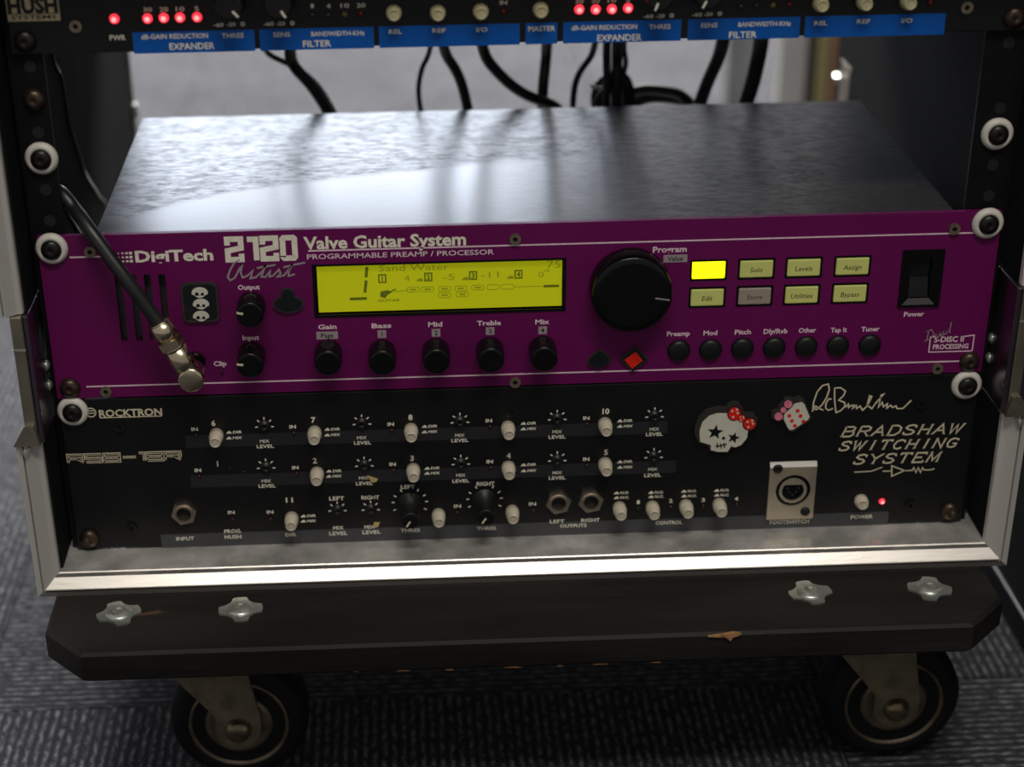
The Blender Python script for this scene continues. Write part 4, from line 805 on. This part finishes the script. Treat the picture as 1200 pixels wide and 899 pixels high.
for s_, c, w_, h_ in (('PWR', (-189.6, 184.9), 7.4, 2.4), ('30', (-174.5, 197.5), 4, 2.0), ('20', (-167, 197.4), 4, 2.0), ('10', (-159.5, 197.4), 4, 2.0), ('5', (-151.9, 197.4), 2, 2.0), ('dB-GAIN REDUCTION', (-163.2, 184.9), 31, 2.2), ('EXPANDER', (-155.5, 180.1), 21, 3.0), ('THRES', (-136.2, 184.6), 10.2, 2.1),
    ('SENS', (-113.4, 184.5), 8, 2.1), ('BANDWIDTH-KHz', (-87.1, 184.4), 25, 2.1), ('FILTER', (-97.1, 179.9), 13.2, 2.9), ('REL', (-60.2, 184.6), 6.2, 2.0), ('REF', (-39.8, 184.7), 6.2, 2.0), ('I/O', (-19.6, 184.6), 5.2, 2.0), ('MASTER', (8.5, 184.4), 12.6, 2.3),
    ('dB-GAIN REDUCTION', (37.9, 184.3), 31, 2.2), ('EXPANDER', (45.2, 179.3), 21, 3.0), ('THRES', (64.2, 184), 10.2, 2.1), ('SENS', (87.4, 184.1), 8, 2.1), ('BANDWIDTH-KHz', (113.7, 184.1), 25, 2.1), ('FILTER', (103.7, 179.3), 13.2, 2.9), ('REL', (140.4, 183.9), 6.2, 2.0), ('REF', (160.7, 184.2), 6.2, 2.0), ('I/O', (181.4, 184.1), 5.2, 2.0),
    ('1', (-98.4, 197.4), 1.4, 1.9), ('4', (-90.9, 197.2), 2, 1.9), ('10', (-83.3, 197.2), 4, 1.9), ('20', (-75.8, 197.2), 4, 1.9), ('IN', (-9.5, 196.9), 3.4, 1.9), ('30', (26, 196.6), 4, 1.8), ('20', (33.6, 196.7), 4, 1.8), ('10', (41.2, 196.7), 4, 1.8), ('5', (48.7, 196.7), 2, 1.8),
    ('-60', (-142.4, 189.7), 4.6, 1.7), ('-20', (-136.5, 189.8), 4.0, 1.7), ('0', (-131.1, 189.8), 2, 1.9), ('-60', (-119, 189.6), 4.6, 1.7), ('-20', (-113.5, 189.6), 4.0, 1.7), ('0', (-108.1, 189.7), 2, 1.9), ('-60', (58.6, 189), 4.6, 1.7), ('-20', (64.2, 189), 4.0, 1.7), ('0', (69.5, 189.1), 2, 1.9),
    ('-60', (81.5, 189.2), 4.6, 1.7), ('-20', (86.8, 189.3), 4.0, 1.7), ('0', (92.2, 189.4), 2, 1.9)): text(lt, s_, c, w_, h_, 0.015)
print_parts(lt, 'cream_print', hu)
for c in ((-190.2, 193.6), (-174.9, 193.4), (-167.4, 193.5), (-159.9, 193.5), (-152, 193.5), (26, 192.9), (33.7, 192.7), (41.3, 192.7), (48.9, 193)):
    q = led(hu, c, 'led_lit', 2.3, 'status_light', 'glowing red status light')
for c, m in (((-98.6, 193.4), 'led_green_off'), ((-91.1, 193.2), 'led_green_off'), ((-83.5, 193.3), 'led_yellow_off'), ((-76, 193.5), 'led_red_off'), ((-9.5, 192.9), 'led_red_off'), ((101.9, 192.7), 'led_green_off'), ((109.1, 193), 'led_green_off'), ((117.1, 192.8), 'led_yellow_off'), ((124.8, 193), 'led_red_off'), ((191.5, 192.2), 'led_red_off')): led(hu, c, m, 1.6, label='unlit status light')
KH = knob_mesh(7.0, 13, 'satin_black', 0.9); KHP = pointer_mesh(2.4, 6.0, 0.9, 13, 'cream_print')
for c, a in (((-135.9, 200.4), 137), ((-113.5, 200.3), 147), ((62, 200.1), 202), ((84.7, 200.4), 210)): knob(hu, KH, KHP, c, a, 'rotary_knob')
CAPH = cap_mesh(7.5, 'olive_cap', 3.7)
for c in ((-60.6, 193.9), (-40.2, 193.4), (-20.2, 193.6), (7.7, 193.7), (139, 193.4), (159.6, 193.5), (180.3, 193.4)): place('push_button', CAPH, (c[0], 0, c[1]), hu, label='yellowed ivory push button')
ba, bb_, bc, bd = (-239.1, 198.7)[0], (-214.9, 198.1)[0], (-228, 193.5)[1], (-227.6, 206.2)[1]
bd_ = part('name_badge', MB().box(ba, bb_, -0.8, 0, bc, bd, 0.2), 'badge_plate', hu, label='cream rectangular name badge')
t_ = text(MB(), 'HUSH', ((ba+bb_)/2, bc+7.3), 23, 6.6, 0.05, y=-0.9); text(t_, 'SYSTEMS', ((ba+bb_)/2, bc+1.9), 21, 1.7, 0.02, y=-0.9); line(t_, (ba+0.5, bc+3.5), (bb_-0.5, bc+3.5), 0.35, -0.9)
part('badge_lettering', t_, 'satin_black', bd_)
for s in (-1, 1): rack_screw(hu, s*232.55, 184.3, 0, False, SCZ if s > 0 else SCB)
hexes(hu, ((-208.3, 190.7), (209, 189.7)))

# ------------------------------------------------------------------ cables behind the units
def cable(pts, r, label, name='rear_cable'):
    o = MB().tube(pts, r, 10, 8, 26); p0 = pts[-1]
    place(name, o.mesh(name, p0, 'cable_black'), p0, None, label, 'cable', 'cables hanging behind the rack units')
G = -86.0
cable([(-105, 163, 196), (-142.4, 214, 127.8), (-131, 222, 116.4), (-115.2, 228, 105.2), (-97.5, 236, 80.5), (-70, 245, -20), (-60, 260, G)], 1.7, 'thin black cable at the far left behind the purple unit, slanting down right')
cable([(-88, 163, 200), (-126.7, 216, 124.4), (-117.8, 220, 107.9), (-100.8, 226, 82.4), (-74, 236, 0), (-50, 250, G)], 3.6, 'thick black cable at the far left behind the purple unit, slanting down right')
cable([(-38, 163, 200), (-38, 225, 119.5), (-44.2, 228, 110.7), (-47.1, 230, 96.7), (-47.5, 232, 79.3), (-30, 240, 0), (-34, 240, G)], 1.6, 'thin black cable hanging straight down, second group from the left')
cable([(-34, 163, 196), (-34, 218, 121.7), (-27, 222, 111.8), (-21.4, 226, 97.2), (-17.3, 230, 79.1), (-8, 240, 0), (-10, 235, G)], 3.2, 'medium black cable bowing down right, second group from the left')
cable([(-14, 163, 196), (-10.9, 214, 124.7), (-4.7, 218, 111.3), (8.8, 222, 95.4), (25.7, 226, 84.5), (43.9, 236, 75.8), (60, 250, 10), (80, 255, G)], 3.4, 'black cable swooping right behind the purple unit towards the coil')
cable([(26, 163, 196), (30.9, 236, 118.1), (30, 236, 102.6), (27.5, 236, 79.4), (32, 244, 0), (30, 250, G)], 3.4, 'black cable hanging straight down just left of the coil')
cable([(50, 163, 198), (61.3, 226, 117.4), (52.9, 232, 106.2), (47.8, 236, 91.7), (47.2, 238, 75.1), (46, 248, 0), (40, 248, G)], 2.0, 'thin black cable looping down on the left of the coil')
cable([(60, 163, 198), (65.4, 222, 120.8), (65.8, 222, 105.4), (66.9, 224, 89.2), (64, 228, 20), (64, 235, G)], 2.6, 'black cable dropping straight into the coil, left of two')
cable([(66, 163, 198), (71.6, 222, 120.7), (72, 222, 105.3), (72.4, 224, 79.6), (72, 228, 20), (72, 235, G)], 3.4, 'thick black cable dropping straight into the coil, right of two')
cable([(74, 163, 198), (75.7, 230, 117.5), (78.5, 230, 110.3), (77.7, 230, 100.9), (73.2, 230, 94.8), (61.6, 232, 86.1), (61.1, 234, 73.8), (60, 240, 0), (60, 240, G)], 1.7, 'thin black cable curling round the right of the coil')
cable([(63.8, 240, 74.1), (61.5, 240, 84.9), (67.6, 240, 94.3), (77, 240, 96.2), (81.4, 240, 87.1), (81.8, 240, 73.7), (80, 244, 0), (86, 246, G)], 4.2, 'thick black coil of cable behind the purple unit')
cable([(72, 246, 72.2), (81.7, 246, 83.8), (94.9, 246, 85.6), (108.3, 246, 83.1), (124.6, 246, 75.2), (140, 250, 0), (150, 250, G)], 3.4, 'black cable arching right out of the coil, upper of two')
cable([(77, 252, 68.2), (88, 252, 77.6), (103.9, 252, 79.4), (117.5, 252, 75.8), (124.1, 252, 71.3), (130, 258, -10), (136, 258, G)], 4.2, 'black cable arching right out of the coil, lower of two')
cable([(126, 163, 196), (135.1, 214, 123.2), (130.3, 222, 103.8), (124, 230, 79.8), (108, 238, 0), (104, 240, G)], 4.0, 'thick black cable slanting down left, between the coil and the right wall')
cable([(146, 163, 196), (158.6, 220, 123.2), (156.1, 224, 102.7), (153.5, 228, 80.6), (130, 234, 0), (128, 236, G)], 4.8, 'thickest black cable hanging nearest the right wall of the case')
place('cable_tie', (lambda p: MB().tube([(p[0]-9, p[1]-6, p[2]), (p[0]-2, p[1]-7, p[2]-1), (p[0]+4, p[1]-5, p[2]+4), (p[0]+6, p[1]-4, p[2]+9)], 1.1, 8).mesh('cable_tie', p, 'white_plastic'))((66.3, 238, 92.2)), (66.3, 238, 92.2), None, 'white cable tie round the coil of cables behind the purple unit', 'cable tie')
th = MB().tube([(-244.0, 120, 165), (-244, 123.6, 144.6), (-244, 139.4, 131.1), (-244, 143.7, 117.1), (-243.9, 146.7, 101.7), (-243.8, 164.4, 79.9), (-243.8, 180.1, 61.1), (-243.6, 211.1, 38.5), (-243, 240, 10), (-242, 240, -88)], 0.7, 8)
place('loose_thread', th.mesh('loose_thread', (-242, 240, -88), 'clear_thread'), (-242, 240, -88), None, 'thin grey thread hanging down the left inner wall of the case', 'thread')
